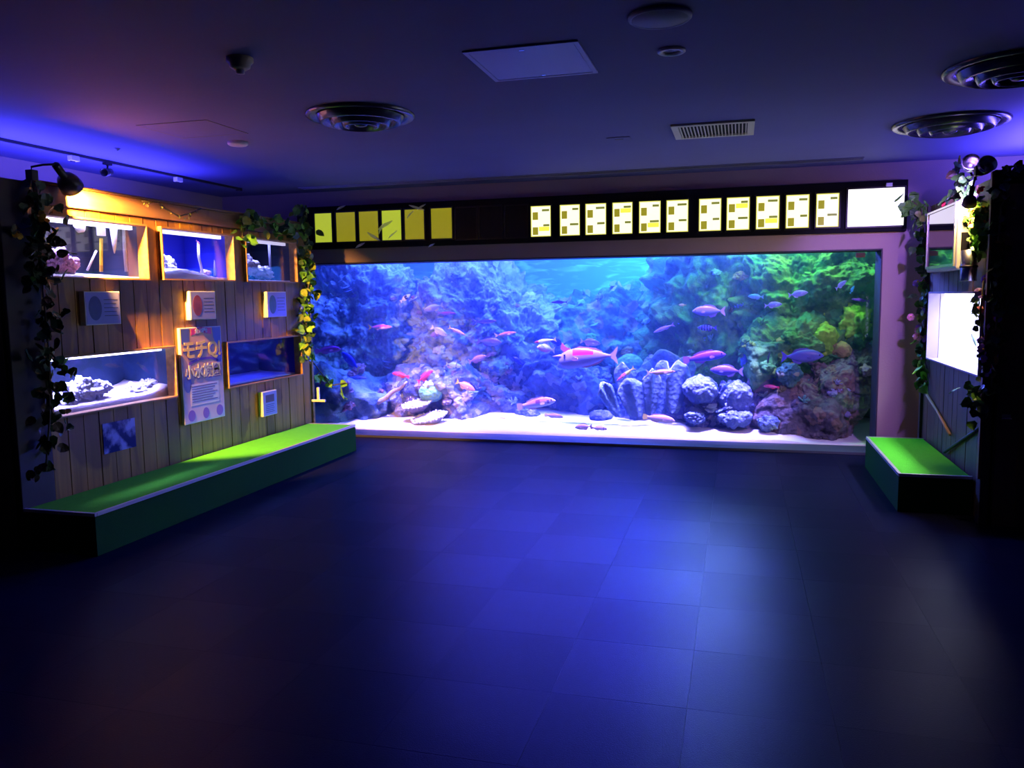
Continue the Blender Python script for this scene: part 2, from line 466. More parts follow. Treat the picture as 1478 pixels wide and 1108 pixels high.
p = P(1180, 440, 9.6); FACES.append(face((p.x + .05, 9.85, 1.1), (1.15, .7, 1.2), 5, m_r4, lump=.18, sub=8))
p = P(1140, 490, 9.1); FACES.append(face((p.x, 9.15, .88), (.62, .34, .34), 6, m_r4, lump=.12))
# lower row
p = P(490, 600, 9.0); rock('reef_rock', 'low blue rock heap beside the green bench end', (p.x - .1, 9.06, .22), (.85, .5, .42), 10, m_r1, sub=5)
p = P(640, 585, 8.95); rock('reef_rock', 'violet coral covered rock carrying the pale tongue corals', (p.x, 9.2, .28), (.85, .38, .40), 11, m_r6, sub=7)
p = P(790, 585, 9.3); rock('reef_rock', 'deep blue rock face behind the spotted fish near the sand', (p.x, 9.6, .35), (.9, .45, .48), 12, m_r6, sub=7)
p = P(950, 575, 9.1); rock('reef_rock', 'blue rock behind the cluster of cup corals', (p.x, 9.35, .28), (.6, .35, .40), 13, m_r6, sub=7)
p = P(1045, 585, 8.9); rock('reef_rock', 'blue knobbly rock under the round brain coral', (p.x, 9.0, .22), (.50, .34, .34), 14, m_r6, sub=7, lump=.12, lf=5)
p = P(1190, 590, 8.7); rock('reef_rock', 'large dull brown rock resting on sand near the right jamb', (p.x + .02, 8.86, .27), (.50, .33, .44), 15, m_r5, sub=7, lump=.07, lf=5)
p = P(1225, 530, 9.0); rock('reef_rock', 'shaded purple brown rock on top of the dull boulder', (p.x, 9.1, .62), (.42, .32, .26), 16, m_r5, sub=7, lump=.10, lf=5)
p = P(1120, 545, 8.9); rock('reef_rock', 'small dark rock between the brain coral and the dull boulder', (p.x, 8.98, .52), (.24, .2, .24), 17, m_r5, sub=5, lump=.07, lf=6)

LOW = [o for o in COL.objects if o.name.startswith('reef_rock')]

# small growths fused to the reef, shared meshes
def knob_mesh(kind, seed, m):
    bm = bmesh.new(); rnd = random.Random(seed)
    if kind == 'dome':
        bmesh.ops.create_icosphere(bm, subdivisions=4, radius=1)
        for v in bm.verts:
            k = 1 + .5 * (.5 - noise.voronoi(v.co * 2.6 + Vector((seed, 0, 0)))[0][0]) + .45 * noise.fractal(v.co * 1.5 + Vector((0, seed, 0)), .9, 2, 3)
            v.co = v.co * k; v.co.z *= .75
    elif kind == 'bush':
        for k in range(16):
            d = Vector((rnd.uniform(-1, 1), rnd.uniform(-1, .6), rnd.uniform(.1, 1))).normalized()
            e = (d + Vector((rnd.uniform(-.4, .4), rnd.uniform(-.4, .4), .3))).normalized()
            tube(bm, [d * .05, d * .6, d * .6 + e * .45], [.16, .13, .07], 6)
    else:
        for k in range(4):
            a = rnd.uniform(0, 6); rr = rnd.uniform(.5, 1)
            pts = [(rr * math.cos(t) * (1 + .15 * math.sin(5 * t + a)), rr * .8 * math.sin(t) * (1 + .15 * math.cos(4 * t))) for t in [i * math.pi / 9 for i in range(18)]]
            mt = Matrix.Translation((rnd.uniform(-.3, .3), rnd.uniform(-.5, .1), k * .28 - .4)) @ Euler((rnd.uniform(-.3, .3), rnd.uniform(-.3, .3), a)).to_matrix().to_4x4()
            slab2d(bm, pts, -.05, .05, mt)
    me = bpy.data.meshes.new('coral_knob'); bm.to_mesh(me); bm.free()
    for q in me.polygons: q.use_smooth = kind != 'shelf'
    me.materials.append(m); return me
kc = {'pale': (.60, .70, .80), 'violet': (.40, .34, .72), 'teal': (.22, .48, .48), 'blue': (.18, .26, .6), 'green': (.12, .40, .10), 'lime': (.34, .60, .08), 'ochre': (.40, .34, .14), 'rose': (.55, .30, .48)}
KM = {}
for i, (cn, cc) in enumerate(kc.items()):
    m = mat('coral_' + cn, cc, .8, spec=.2, bump=.7, bscale=14, var=.25, vscale=5)
    KM[cn] = [knob_mesh('dome', i * 3 + 1, m), knob_mesh('bush', i * 3 + 2, m), knob_mesh('shelf', i * 3 + 3, m)]
PAL = [['pale', 'violet', 'teal', 'blue', 'blue'], ['pale', 'pale', 'violet', 'blue', 'rose'], ['blue', 'violet', 'teal', 'blue'], ['teal', 'teal', 'blue', 'ochre', 'green'],
       ['green', 'green', 'teal', 'blue'], ['green', 'green', 'lime', 'teal', 'ochre'], ['lime', 'green', 'green', 'lime']]
rnd = random.Random(5)
NK = [44, 44, 26, 40, 26, 50, 20]
for fo, pal, n in zip(FACES, PAL, NK):
    cand = [v for v in fo.data.vertices if v.normal.y < -.25 and .25 < fo.location.z + v.co.z < 1.9]
    for v in rnd.sample(cand, n):
        o = dobj('coral_knob', rnd.choices(KM[rnd.choice(pal)], (5, 4, 1))[0], None, reef)
        o.location = fo.location + v.co; s_ = rnd.uniform(.03, .085); o.scale = (s_ * rnd.uniform(.8, 1.3), s_, s_ * rnd.uniform(.7, 1.1))
        o.rotation_euler = (rnd.uniform(.1, .7), rnd.uniform(-.4, .4), rnd.uniform(-.8, .8))
for lo_, n in zip(LOW, [22, 26, 16, 12, 20, 7, 8, 4]):
    pal = ['blue', 'violet', 'pale', 'rose'] if lo_.data.materials[0] != m_r5 else ['violet', 'ochre', 'teal', 'rose', 'blue']
    cand = [v for v in lo_.data.vertices if v.normal.y < -.1 and lo_.location.z + v.co.z > .25]
    for v in rnd.sample(cand, min(n, len(cand))):
        o = dobj('coral_knob', rnd.choices(KM[rnd.choice(pal)], (5, 4, 1))[0], None, lo_)
        o.location = v.co; s_ = rnd.uniform(.03, .075); o.scale = (s_, s_, s_)
        o.rotation_euler = (rnd.uniform(.0, .6), rnd.uniform(-.4, .4), rnd.uniform(-.8, .8))


# ------------------------------------------------------------------ single corals in the big aquarium
m_cup = reef_mat('cup_coral', [(.12, .2, .45), (.18, .28, .6), (.26, .38, .7)], None, 20, 5, .8)
m_rim = mat('coral_rim', (.42, .46, .55), .8, bump=.5, bscale=60)
def cup_coral(px, py, y, w, h, yaw, tilt, label, m=None):
    c = P(px, py, y)
    t = thing('cup_coral', label, 'coral', c, (0, tilt, yaw), 'upright cup corals')
    bm = bmesh.new(); nu, nv = 18, 9; G = [[], []]; sd = px * .1
    def pt(u, v, o):
        zz = h * v * (1 - .28 * u * u) + .05 * h * v * noise.noise((u * 2.5, sd, 0))
        return Vector((w * u * (.35 + .65 * v ** .6), .22 * w * u * u + .05 * math.sin(u * 5 + sd) * v * h + o - .15 * v * h * .4, zz))
    for s_, o in ((0, -.011), (1, .011)):
        for j in range(nv): G[s_].append([bm.verts.new(pt(-1 + 2 * i / (nu - 1), j / (nv - 1), o)) for i in range(nu)])
    for s_ in (0, 1):
        for j in range(nv - 1):
            for i in range(nu - 1):
                q = (G[s_][j][i], G[s_][j][i + 1], G[s_][j + 1][i + 1], G[s_][j + 1][i])
                bm.faces.new(q if s_ == 0 else q[::-1])
    for i in range(nu - 1):
        bm.faces.new((G[0][-1][i], G[0][-1][i + 1], G[1][-1][i + 1], G[1][-1][i]))
    for j in range(nv - 1):
        for e in (0, -1): bm.faces.new((G[0][j][e], G[0][j + 1][e], G[1][j + 1][e], G[1][j][e]))
    mobj('blade', bm, m or m_cup, t, True)
    bm = bmesh.new(); tube(bm, [pt(-1 + 2 * i / 17, 1, 0) for i in range(18)], .009, 6); mobj('rim', bm, m_rim, t, True)
CUPS = ((893, 600, 8.75, .09, .42, .5, -.5, 'narrow cup coral leaning outward over the bare sand edge'), (922, 606, 8.7, .15, .46, .1, -.25, 'broad folded cup coral standing closest to the sand'),
        (905, 590, 8.85, .10, .50, -.2, -.1, 'slender cup coral behind the outward leaning one'), (940, 600, 8.72, .10, .50, .6, 0, 'turned cup coral directly above the tail of the rosy fish'),
        (952, 600, 8.85, .12, .60, -.4, .1, 'tall cup coral behind the orange pink fish'), (972, 596, 8.75, .14, .55, .3, .12, 'wide cup coral next to the round violet brain coral'),
        (965, 560, 9.0, .16, .42, -.2, -.15, 'high set broad cup coral at the back of the cluster'), (985, 570, 8.95, .12, .42, .4, .1, 'high set narrow cup coral just behind the brain coral'))
for a in CUPS: cup_coral(*a)

def coral_dome(px, py, y, rad, seed, m, label, name='brain_coral', lump=.03, lf=9, amp=.05, sub=5):
    c = P(px, py, y)
    return rock(name, label, tuple(c), rad, seed, m, amp=amp, sub=sub, lump=lump, lf=lf, cat='coral')
m_dome = reef_mat('dome_coral', [(.12, .16, .5), (.22, .28, .66), (.30, .36, .75)], None, 30, 9)
m_teal = reef_mat('teal_coral', [(.14, .42, .50), (.22, .55, .58), (.3, .66, .62)], None, 26, 6)
m_lime = reef_mat('lime_coral', [(.22, .50, .04), (.36, .74, .06), (.55, .85, .1)], None, 16, 6, .9)
m_ochre = reef_mat('ochre_coral', [(.35, .24, .1), (.5, .38, .14), (.6, .5, .2)], None, 16, 6, .9)
coral_dome(1012, 562, 8.72, (.17, .15, .14), 21, m_dome, 'round violet brain coral beside the cup corals')
coral_dome(1062, 575, 8.75, (.14, .12, .17), 22, m_dome, 'ribbed blue dome coral beneath the violet oval fish', lf=12)
coral_dome(622, 566, 8.75, (.14, .11, .11), 23, m_teal, 'smooth teal dome coral behind the pale tongue corals', lump=.012)
coral_dome(908, 527, 9.4, (.16, .12, .12), 24, m_teal, 'teal dome coral behind the tail of the big pink fish', lump=.012)
coral_dome(1085, 515, 9.1, (.10, .09, .19), 25, m_dome, 'tall dusky finger shaped coral standing before the green ledge', lump=.02)
coral_dome(1190, 490, 9.0, (.12, .1, .16), 26, m_lime, 'lime green lettuce coral above the violet oval fish', lump=.05, lf=8)
coral_dome(1240, 470, 9.1, (.14, .1, .15), 27, m_lime, 'bright green coral clump close to the right window jamb', lump=.09, lf=9, amp=.12)
coral_dome(1200, 455, 9.35, (.20, .12, .15), 28, m_lime, 'broad yellow green coral on the reef wall', lump=.09, lf=9, amp=.12)
coral_dome(1138, 540, 8.72, (.12, .1, .11), 29, m_r3, 'dark olive anemone rock with a yellow tip', lump=.04, lf=10)
coral_dome(1127, 493, 9.0, (.05, .05, .04), 30, m_ochre, 'small ochre coral on the green ledge', lump=.02, sub=4)
coral_dome(1215, 505, 8.95, (.09, .07, .07), 31, m_ochre, 'ochre tufted coral on the shaded purple rock', lump=.04, sub=4)
coral_dome(720, 530, 9.4, (.22, .15, .10), 32, m_r2, 'wide violet coral table under the purple oval fish', lump=.06)
coral_dome(1004, 603, 8.62, (.10, .08, .06), 33, m_dome, 'small violet coral lump on sand before the brain coral', lump=.05, lf=8)
coral_dome(1060, 602, 8.66, (.17, .1, .07), 34, m_dome, 'low violet coral lump at the edge of the sand strip', lump=.05, lf=8)
coral_dome(1107, 610, 8.6, (.10, .09, .075), 35, m_r2, 'small arched rock with a dark hollow beside the dull boulder', lump=.05, lf=8)
coral_dome(760, 600, 9.0, (.16, .1, .08), 36, m_r6, 'low dark blue rock where the spotted fish hovers', lump=.05, lf=8)
coral_dome(560, 500, 9.35, (.2, .1, .2), 37, m_r1, 'round hollowed coral head under the red fish', lump=.07, lf=6)
coral_dome(868, 600, 9.0, (.10, .08, .05), 38, m_r6, 'dark square stone lying on the sand before the blue rock', lump=.03, lf=8)

def tongue(px, py, y, w, d, yaw, tilt, label):
    c = P(px, py, y); t = thing('tongue_coral', label, 'coral', c, (.35, tilt, yaw))
    bm = bmesh.new()
    out = [(w * math.cos(a) * (1 + .06 * math.sin(7 * a)), d * math.sin(a) * (1 + .08 * math.cos(5 * a))) for a in [2 * math.pi * i / 36 for i in range(36)]]
    top = [bm.verts.new((x * .8, yy * .8, .035 + .01 * noise.noise((x * 20, yy * 20, 0)))) for x, yy in out]
    mid = [bm.verts.new((x, yy, .01)) for x, yy in out]; low = [bm.verts.new((x * .55, yy * .55, -.06)) for x, yy in out]
    for A, B in ((low, mid), (mid, top)):
        for i in range(36): bm.faces.new((A[i], A[(i + 1) % 36], B[(i + 1) % 36], B[i]))
    bm.faces.new(top); bm.faces.new(low[::-1])
    mobj('plate', bm, mat('tongue', (.34, .32, .55), .8, bump=.5, bscale=40), t, True)
    bm = bmesh.new()
    for i in range(0, 36):
        x, yy = out[i]
        bmesh.ops.create_icosphere(bm, subdivisions=1, radius=.017, matrix=Matrix.Translation((x, yy, .018 + .006 * (i % 2))))
    mobj('knobbed_rim', bm, mat('tongue_rim', (.6, .62, .7), .8), t, True)
tongue(602, 585, 8.66, .17, .10, .1, -.18, 'upper pale tongue coral with a knobbed rim above another')
tongue(620, 604, 8.58, .20, .11, .15, -.22, 'lower pale tongue coral with a knobbed rim close to the sand')
bm = bmesh.new()
A, B = P(540, 585, 8.75), P(588, 552, 8.8)
tube(bm, [A + (B - A) * k / 8 + Vector((0, 0, .012 * math.sin(k * 1.7))) for k in range(9)], [.03, .034, .03, .028, .03, .027, .024, .022, .014], 8)
tag(mobj('sunken_log', bm, reef_mat('log', [(.3, .22, .3), (.5, .4, .45), (.7, .6, .6)], None, 20, 8), None, True), 'slanting sunken log left of the pale tongue corals', 'log')
box_o = box('tank_sign', -.04, .04, -.005, .005, -.022, .022, mat('sign_red', (.5, .1, .15), .5)); box_o.location = P(1242, 368, 8.45); tag(box_o, 'tiny red notice under water in the upper window corner', 'sign')

# ------------------------------------------------------------------ fish
def fish_mat(name, back, belly, bands=(), fin=False, mid=0.0):
    if name in MATS: return MATS[name]
    m, n, l, b = nt(name)
    tc = n.new('ShaderNodeTexCoord'); sp = n.new('ShaderNodeSeparateXYZ'); l.new(tc.outputs['Object'], sp.inputs[0])
    t = n.new('ShaderNodeTexNoise'); t.inputs['Scale'].default_value = 14; l.new(tc.outputs['Object'], t.inputs[0])
    ad = n.new('ShaderNodeMath'); ad.operation = 'MULTIPLY_ADD'; ad.inputs[1].default_value = .05; l.new(t.outputs[0], ad.inputs[0]); l.new(sp.outputs[2], ad.inputs[2])
    mr = n.new('ShaderNodeMapRange'); mr.inputs[1].default_value = mid - .03; mr.inputs[2].default_value = mid + .07; l.new(ad.outputs[0], mr.inputs[0])
    mx = n.new('ShaderNodeMix'); mx.data_type = 'RGBA'; mx.inputs[6].default_value = c4(belly); mx.inputs[7].default_value = c4(back); l.new(mr.outputs[0], mx.inputs[0])
    out = mx.outputs[2]
    for x0, x1, z0, z1, c in bands:
        prev = None
        for ax, op, v in ((0, 'GREATER_THAN', x0), (0, 'LESS_THAN', x1), (2, 'GREATER_THAN', z0), (2, 'LESS_THAN', z1)):
            q = n.new('ShaderNodeMath'); q.operation = op; q.inputs[1].default_value = v; l.new(sp.outputs[ax], q.inputs[0])
            if prev is None: prev = q.outputs[0]
            else:
                mu = n.new('ShaderNodeMath'); mu.operation = 'MULTIPLY'; l.new(prev, mu.inputs[0]); l.new(q.outputs[0], mu.inputs[1]); prev = mu.outputs[0]
        m2 = n.new('ShaderNodeMix'); m2.data_type = 'RGBA'; m2.inputs[7].default_value = c4(c); l.new(prev, m2.inputs[0]); l.new(out, m2.inputs[6]); out = m2.outputs[2]
    l.new(out, b.inputs['Base Color']); b.inputs['Roughness'].default_value = .38
    MATS[name] = m
    return m

def fish_body(prof, wid=.42):
    """prof: list of (x, top, bottom)"""
    bm = bmesh.new(); n = 12; rings = []
    for x, t, bo in prof:
        cz = (t + bo) / 2; hh = (t - bo) / 2; ww = hh * wid
        rings.append([bm.verts.new((x, ww * math.sin(2 * math.pi * k / n), cz + hh * math.cos(2 * math.pi * k / n))) for k in range(n)])
    for a, b in zip(rings, rings[1:]):
        for k in range(n): bm.faces.new((a[k], a[(k + 1) % n], b[(k + 1) % n], b[k]))
    bm.faces.new(rings[0][::-1]); bm.faces.new(rings[-1])
    me = bpy.data.meshes.new('body'); bm.to_mesh(me); bm.free()
    for q in me.polygons: q.use_smooth = True
    return me
def fin_mesh(nm, pts, th=.008):
    bm = bmesh.new(); slab2d(bm, pts, -th / 2, th / 2, Euler((R(90), 0, 0)).to_matrix().to_4x4())
    me = bpy.data.meshes.new(nm); bm.to_mesh(me); bm.free(); return me
def interp(pts, k=14):
    xs = np.linspace(0, 1, len(pts)); q = np.linspace(0, 1, k); A = np.array(pts)
    return [tuple(np.interp(q, xs, A[:, j]) for j in range(3))[0:0] or tuple(float(np.interp(v, xs, A[:, j])) for j in range(3)) for v in q]
SHAPES = {
 'oval': ([(.5, .004, -.01), (.46, .05, -.04), (.38, .105, -.085), (.25, .155, -.135), (.08, .17, -.155), (-.1, .14, -.125), (-.24, .075, -.065), (-.33, .032, -.026), (-.37, .03, -.024)],
          [(-.34, .02), (-.42, .09), (-.5, .15), (-.46, .02), (-.47, -.02), (-.5, -.15), (-.42, -.09), (-.34, -.02)],
          [(.22, .14), (.12, .2), (-.05, .2), (-.18, .16), (-.26, .06), (0, .1)], [(.02, -.13), (-.06, -.2), (-.2, -.16), (-.26, -.05), (-.1, -.09)]),
 'slim': ([(.5, .0, -.006), (.45, .03, -.028), (.35, .062, -.055), (.2, .085, -.075), (.02, .088, -.08), (-.15, .07, -.062), (-.28, .038, -.034), (-.36, .02, -.018), (-.39, .02, -.018)],
          [(-.36, .014), (-.43, .06), (-.52, .13), (-.46, .0), (-.52, -.12), (-.43, -.055), (-.36, -.014)],
          [(.22, .075), (.14, .115), (-.1, .1), (-.22, .06), (0, .06)], [(-.04, -.07), (-.1, -.11), (-.2, -.085), (-.24, -.04), (-.1, -.05)]),
 'wrasse': ([(.5, -.01, -.03), (.46, .03, -.06), (.4, .075, -.085), (.28, .12, -.105), (.1, .13, -.11), (-.1, .11, -.095), (-.25, .075, -.065), (-.35, .055, -.045), (-.39, .05, -.042)],
          [(-.36, .05), (-.44, .09), (-.53, .1), (-.55, .0), (-.53, -.1), (-.44, -.085), (-.36, -.045)],
          [(.25, .11), (.18, .16), (-.12, .15), (-.28, .1), (-.2, .06), (0, .08)], [(.0, -.1), (-.08, -.15), (-.25, -.11), (-.28, -.05), (-.1, -.07)]),
 'unicorn': ([(.44, -.05, -.075), (.425, .0, -.11), (.38, .07, -.155), (.28, .125, -.175), (.12, .15, -.165), (-.05, .135, -.135), (-.2, .085, -.08), (-.33, .03, -.025), (-.39, .022, -.018)],
          [(-.36, .018), (-.42, .06), (-.5, .15), (-.49, .08), (-.46, .0), (-.48, -.07), (-.49, -.14), (-.42, -.06), (-.36, -.016)],
          [(.2, .135), (.1, .17), (-.15, .135), (-.26, .07), (-.1, .09), (.1, .12)], [(.1, -.155), (0, -.17), (-.2, -.11), (-.28, -.05), (-.1, -.1)]),
}
SM = {}
for k_, (bp_, tp_, dp_, ap_) in SHAPES.items():
    SM[k_] = dict(body=bp_, tail=tp_, dors=dp_, anal=ap_)
m_eye = mat('fish_eye', (.01, .01, .012), .15)
def fish(px, py, y, lpx, face, tilt, shape, body_m, fin_col, label, tail_col=None, turn=0, group=None, extra=None):
    """face +1 = head to the right; lpx = length in photograph pixels; tilt = nose up in degrees; turn = degrees off the glass plane"""
    y = y if y < 8.52 else 8.62 + (y - 8.5) * .45
    c = P(px, py, y)
    L = (P(px + lpx / 2, py, y) - P(px - lpx / 2, py, y)).length / max(.35, math.cos(R(turn)))
    t = thing('fish', label, 'fish', c, (0, 0, 0), group)
    t.rotation_euler = (Matrix.Rotation(0 if face > 0 else math.pi, 4, 'Z') @ Matrix.Rotation(R(turn), 4, 'Z') @ Matrix.Rotation(-R(tilt), 4, 'Y')).to_euler()
    t.scale = (L, L, L)
    sh = SM[shape]
    prof = interp(sh['body'], 17)
    b = dobj('body', fish_body(prof), body_m, t)
    fm = mat('fin_%s' % '_'.join('%02d' % int(v * 99) for v in fin_col), fin_col, .5)
    tm = mat('fin_%s' % '_'.join('%02d' % int(v * 99) for v in (tail_col or fin_col)), tail_col or fin_col, .5)
    dobj('tail_fin', fin_mesh('tail_fin', sh['tail']), tm, t)
    dobj('dorsal_fin', fin_mesh('dorsal_fin', sh['dors']), fm, t)
    dobj('anal_fin', fin_mesh('anal_fin', sh['anal']), fm, t)
    for s_ in (-1, 1):
        o = dobj('pectoral_fin', fin_mesh('pectoral_fin', [(0, .015), (-.06, .035), (-.13, .0), (-.12, -.035), (-.05, -.03), (0, -.01)]), fm, t)
        o.location = (.22, s_ * .062, -.03); o.rotation_euler = (0, .2, -s_ * .5)
        bm = bmesh.new(); bmesh.ops.create_uvsphere(bm, u_segments=8, v_segments=6, radius=.017)
        e = mobj('eye', bm, m_eye, t, True)
        hx = .40 if shape != 'unicorn' else .33
        hw = np.interp(.5 - hx, [.5 - q[0] for q in prof], [(q[1] - q[2]) / 2 * .42 for q in prof])
        e.location = (hx, s_ * float(hw) * .93, .02 if shape != 'unicorn' else .045)
    if extra: extra(t, fm)
    return t
FM = fish_mat
vio = FM('fish_violet', (.30, .16, .75), (.42, .30, .85)); lav = FM('fish_lavender', (.28, .28, .85), (.38, .4, .95)); mag = FM('fish_magenta', (.75, .05, .35), (.85, .55, .75))
blu = FM('fish_blue', (.06, .10, .75), (.75, .6, .8)); pnk = FM('fish_pink', (.85, .30, .45), (.95, .65, .65)); red = FM('fish_red', (.95, .03, .12), (.9, .08, .2))
wht = FM('fish_white', (.92, .85, .8), (.95, .92, .95), [(.3, .5, -.2, .2, (.85, .1, .2))]); orn = FM('fish_orange', (.9, .42, .30), (.95, .7, .6))
teal = FM('fish_teal', (.12, .5, .75), (.3, .65, .85)); mgv = FM('fish_magviolet', (.45, .06, .7), (.55, .25, .85)); drk = FM('fish_dark', (.08, .02, .35), (.25, .1, .6))
yl = (.85, .65, .08); pk = (.85, .5, .6); bl = (.1, .12, .7); wh = (.9, .88, .9); vi = (.4, .25, .85); rd = (.9, .05, .15)
fish(549, 472, 8.9, 34, 1, 1, 'slim', mag, pk, 'magenta fish with a white belly over the hollowed coral head', yl)
fish(585, 430, 9.0, 15, 1, 35, 'oval', FM('fish_bw', (.9, .9, .9), (.95, .95, .95), [(-.05, .2, -.3, .3, (.02, .02, .06))]), wh, 'small white fish with a broad black band', turn=25)
fish(626, 444, 9.1, 26, -1, -15, 'oval', FM('fish_bluetop', (.7, .7, .35), (.45, .45, .9), mid=.06), (.7, .7, .4), 'pale blue fish with a yellow back under the mound crest', turn=15)
fish(645, 452, 8.9, 27, 1, -2, 'slim', mgv, vi, 'slender purple fish next to the yellow backed one')
fish(634, 478, 8.9, 26, 1, -28, 'oval', FM('fish_whiteblue', (.35, .35, .85), (.85, .9, .95)), wh, 'white and blue fish with a deeply forked tail diving')
fish(660, 478, 8.85, 27, 1, -25, 'slim', orn, pk, 'orange pink fish with a yellow tail diving', yl)
fish(700, 464, 8.9, 34, 1, 3, 'slim', FM('fish_bluetwo', (.05, .04, .6), (.9, .55, .6), mid=-.02), bl, 'dark blue fish with a pale pink belly beside the mound')
fish(730, 482, 8.75, 32, 1, 8, 'slim', FM('fish_pinkwhite', (.5, .08, .5), (.95, .7, .75)), pk, 'pink edged purple fish swimming just above a larger grey violet one')
fish(706, 493, 9.0, 36, 1, -4, 'oval', FM('fish_greyviolet', (.30, .16, .7), (.6, .55, .85)), vi, 'grey violet fish with white belly just below the pink edged one')
fish(689, 518, 8.9, 27, 1, 18, 'oval', FM('fish_purplepink', (.45, .2, .75), (.7, .4, .75)), vi, 'purple pink oval fish over the violet coral table')
fish(655, 527, 9.1, 24, 1, -10, 'oval', FM('fish_palegreen', (.35, .62, .55), (.5, .75, .7), [(.12, .2, -.3, .3, (.1, .2, .3))]), (.4, .6, .6), 'pale green rounded fish with a dark face stripe')
fish(578, 541, 8.8, 24, -1, 12, 'wrasse', red, rd, 'bright red fish gliding above the sunken log')
fish(614, 543, 8.8, 18, 1, 30, 'oval', red, rd, 'small bright red fish turning near the coral covered rock', turn=50)
fish(672, 557, 8.75, 30, 1, -25, 'oval', pnk, pk, 'pink fish with a yellow tail diving at the coral covered rock', yl)
fish(474, 505, 8.75, 36, 1, 6, 'wrasse', mgv, (.6, .2, .75), 'purple magenta fish swimming next to the hanging vine')
fish(506, 521, 8.9, 34, -1, 42, 'oval', FM('fish_deepblue', (.02, .03, .95), (.05, .08, .9)), bl, 'deep blue fish with a yellowish tail beside the cliff foot', (.5, .55, .4))
fish(516, 545, 9.0, 28, 1, -3, 'slim', FM('fish_faintblue', (.2, .22, .8), (.4, .45, .9)), bl, 'faint blue fish low beside the cliff foot')
fish(787, 492, 8.8, 32, -1, -8, 'slim', wht, wh, 'white fish with a red head ahead of the big pink fish', yl)
fish(788, 503, 8.95, 20, -1, 10, 'oval', FM('fish_whitepink', (.9, .75, .6), (.8, .2, .4)), pk, 'white and pink fish turning just under the red headed one', turn=55)
fish(852, 494, 9.0, 30, 1, -8, 'oval', FM('fish_blueyellow', (.15, .12, .85), (.5, .5, .85)), (.6, .6, .35), 'blue fish with a yellow forked tail above the big pink fish', (.6, .62, .35))
def horn(t, fm):
    bm = bmesh.new(); tube(bm, [(.38, 0, .025), (.45, 0, .035), (.53, 0, .03)], [.035, .02, .006], 8); mobj('horn', bm, FM('fish_lilac', None, None), t, True)
    o = dobj('crest_fin', fin_mesh('crest_fin', [(.34, .08), (.4, .15), (.37, .24), (.31, .17), (.24, .14), (.26, .1)]), mat('fin_crest', (.8, .15, .55), .5), t)
fish(846, 515, 8.62, 92, -1, -3, 'unicorn', FM('fish_lilac', (.36, .22, .62), (.46, .38, .9), [(-.12, .2, .035, .125, (.85, .02, .25))]), (.8, .35, .6), 'big lilac pink horned fish with a red flank patch', (.75, .45, .7), extra=horn)
fish(903, 540, 8.75, 32, -1, -38, 'slim', FM('fish_magyellow', (.85, .1, .4), (.9, .3, .5), [(-.5, -.02, -.3, .3, (.95, .75, .1))]), yl, 'magenta fish with a yellow rear half diving by the cup corals', yl)
fish(954, 537, 8.55, 42, 1, 4, 'slim', orn, pk, 'orange pink fish with a long forked tail crossing the cup corals', (.8, .6, .5))
fish(952, 604, 8.55, 45, 1, -6, 'wrasse', FM('fish_rosy', (.75, .4, .6), (.85, .6, .7)), pk, 'rosy fish with an orange yellow tail low over the sand', (.95, .65, .2))
fish(775, 582, 8.65, 54, 1, 12, 'wrasse', FM('fish_spotted', (.7, .2, .45), (.85, .65, .75), [(-.02, .1, .0, .1, (.3, .08, .35)), (.28, .34, -.05, .04, (.3, .15, .4))], mid=.02), pk, 'large rosy spotted fish with a round tail near the sand')
fish(842, 616, 8.46, 26, -1, -5, 'oval', FM('fish_sandpink', (.65, .35, .6), (.85, .6, .75)), pk, 'pink fish on the sand tail to tail with a striped one')
fish(865, 618, 8.45, 24, 1, -3, 'wrasse', FM('fish_sandstripe', (.75, .45, .65), (.85, .65, .75), [(.25, .3, -.3, .3, (.15, .1, .4)), (.36, .4, -.3, .3, (.15, .1, .4))]), pk, 'pink fish with dark head stripes resting on the sand')
fish(725, 607, 8.75, 24, -1, 0, 'oval', FM('fish_dullpink', (.65, .3, .55), (.75, .45, .65)), pk, 'dull pink fish where the dark rock meets the sand')
fish(800, 600, 8.85, 26, 1, -5, 'wrasse', FM('fish_dullpink', (.65, .3, .55), (.75, .45, .65)), pk, 'dull rose fish behind the large spotted one')
fish(807, 436, 9.2, 24, -1, 0, 'slim', drk, (.2, .1, .5), 'dark purple fish alone before the open water ripples')
fish(958, 474, 8.9, 32, -1, -22, 'slim', FM('fish_slimviolet', (.3, .2, .75), (.65, .5, .85)), vi, 'slender violet fish nosing down beside the green column')
fish(1023, 449, 8.75, 48, -1, 0, 'oval', FM('fish_lavrose', (.3, .14, .6), (.28, .28, .8), mid=.05), (.55, .35, .9), 'lavender fish with a rosy back above the striped one')
fish(1021, 473, 8.8, 28, -1, 0, 'oval', FM('fish_bars', (.16, .14, .75), (.3, .3, .85), [(a, a + .05, -.3, .3, (.01, .01, .12)) for a in (-.3, -.16, -.02, .12, .26)]), (.06, .05, .3), 'small dark blue fish with black bars')
fish(1091, 428, 9.0, 23, -1, 3, 'oval', teal, (.2, .5, .75), 'teal fish facing the open water over the green ledge')
fish(1116, 440, 9.0, 26, 1, 5, 'oval', lav, (.5, .5, .95), 'lower lavender blue fish of the pair over the green ledge', group=None)
fish(1152, 424, 9.0, 29, 1, 8, 'oval', lav, (.5, .5, .95), 'upper lavender blue fish of the pair over the green ledge')
fish(1214, 411, 9.0, 20, 1, 35, 'oval', lav, (.5, .5, .95), 'lavender fish rising beside the reef wall near the jamb', turn=25)
fish(1230, 418, 9.0, 12, 1, 60, 'oval', FM('fish_cyan', (.05, .55, .85), (.1, .7, .9)), (.1, .6, .9), 'tiny cyan fish swimming upright near the jamb', turn=30)
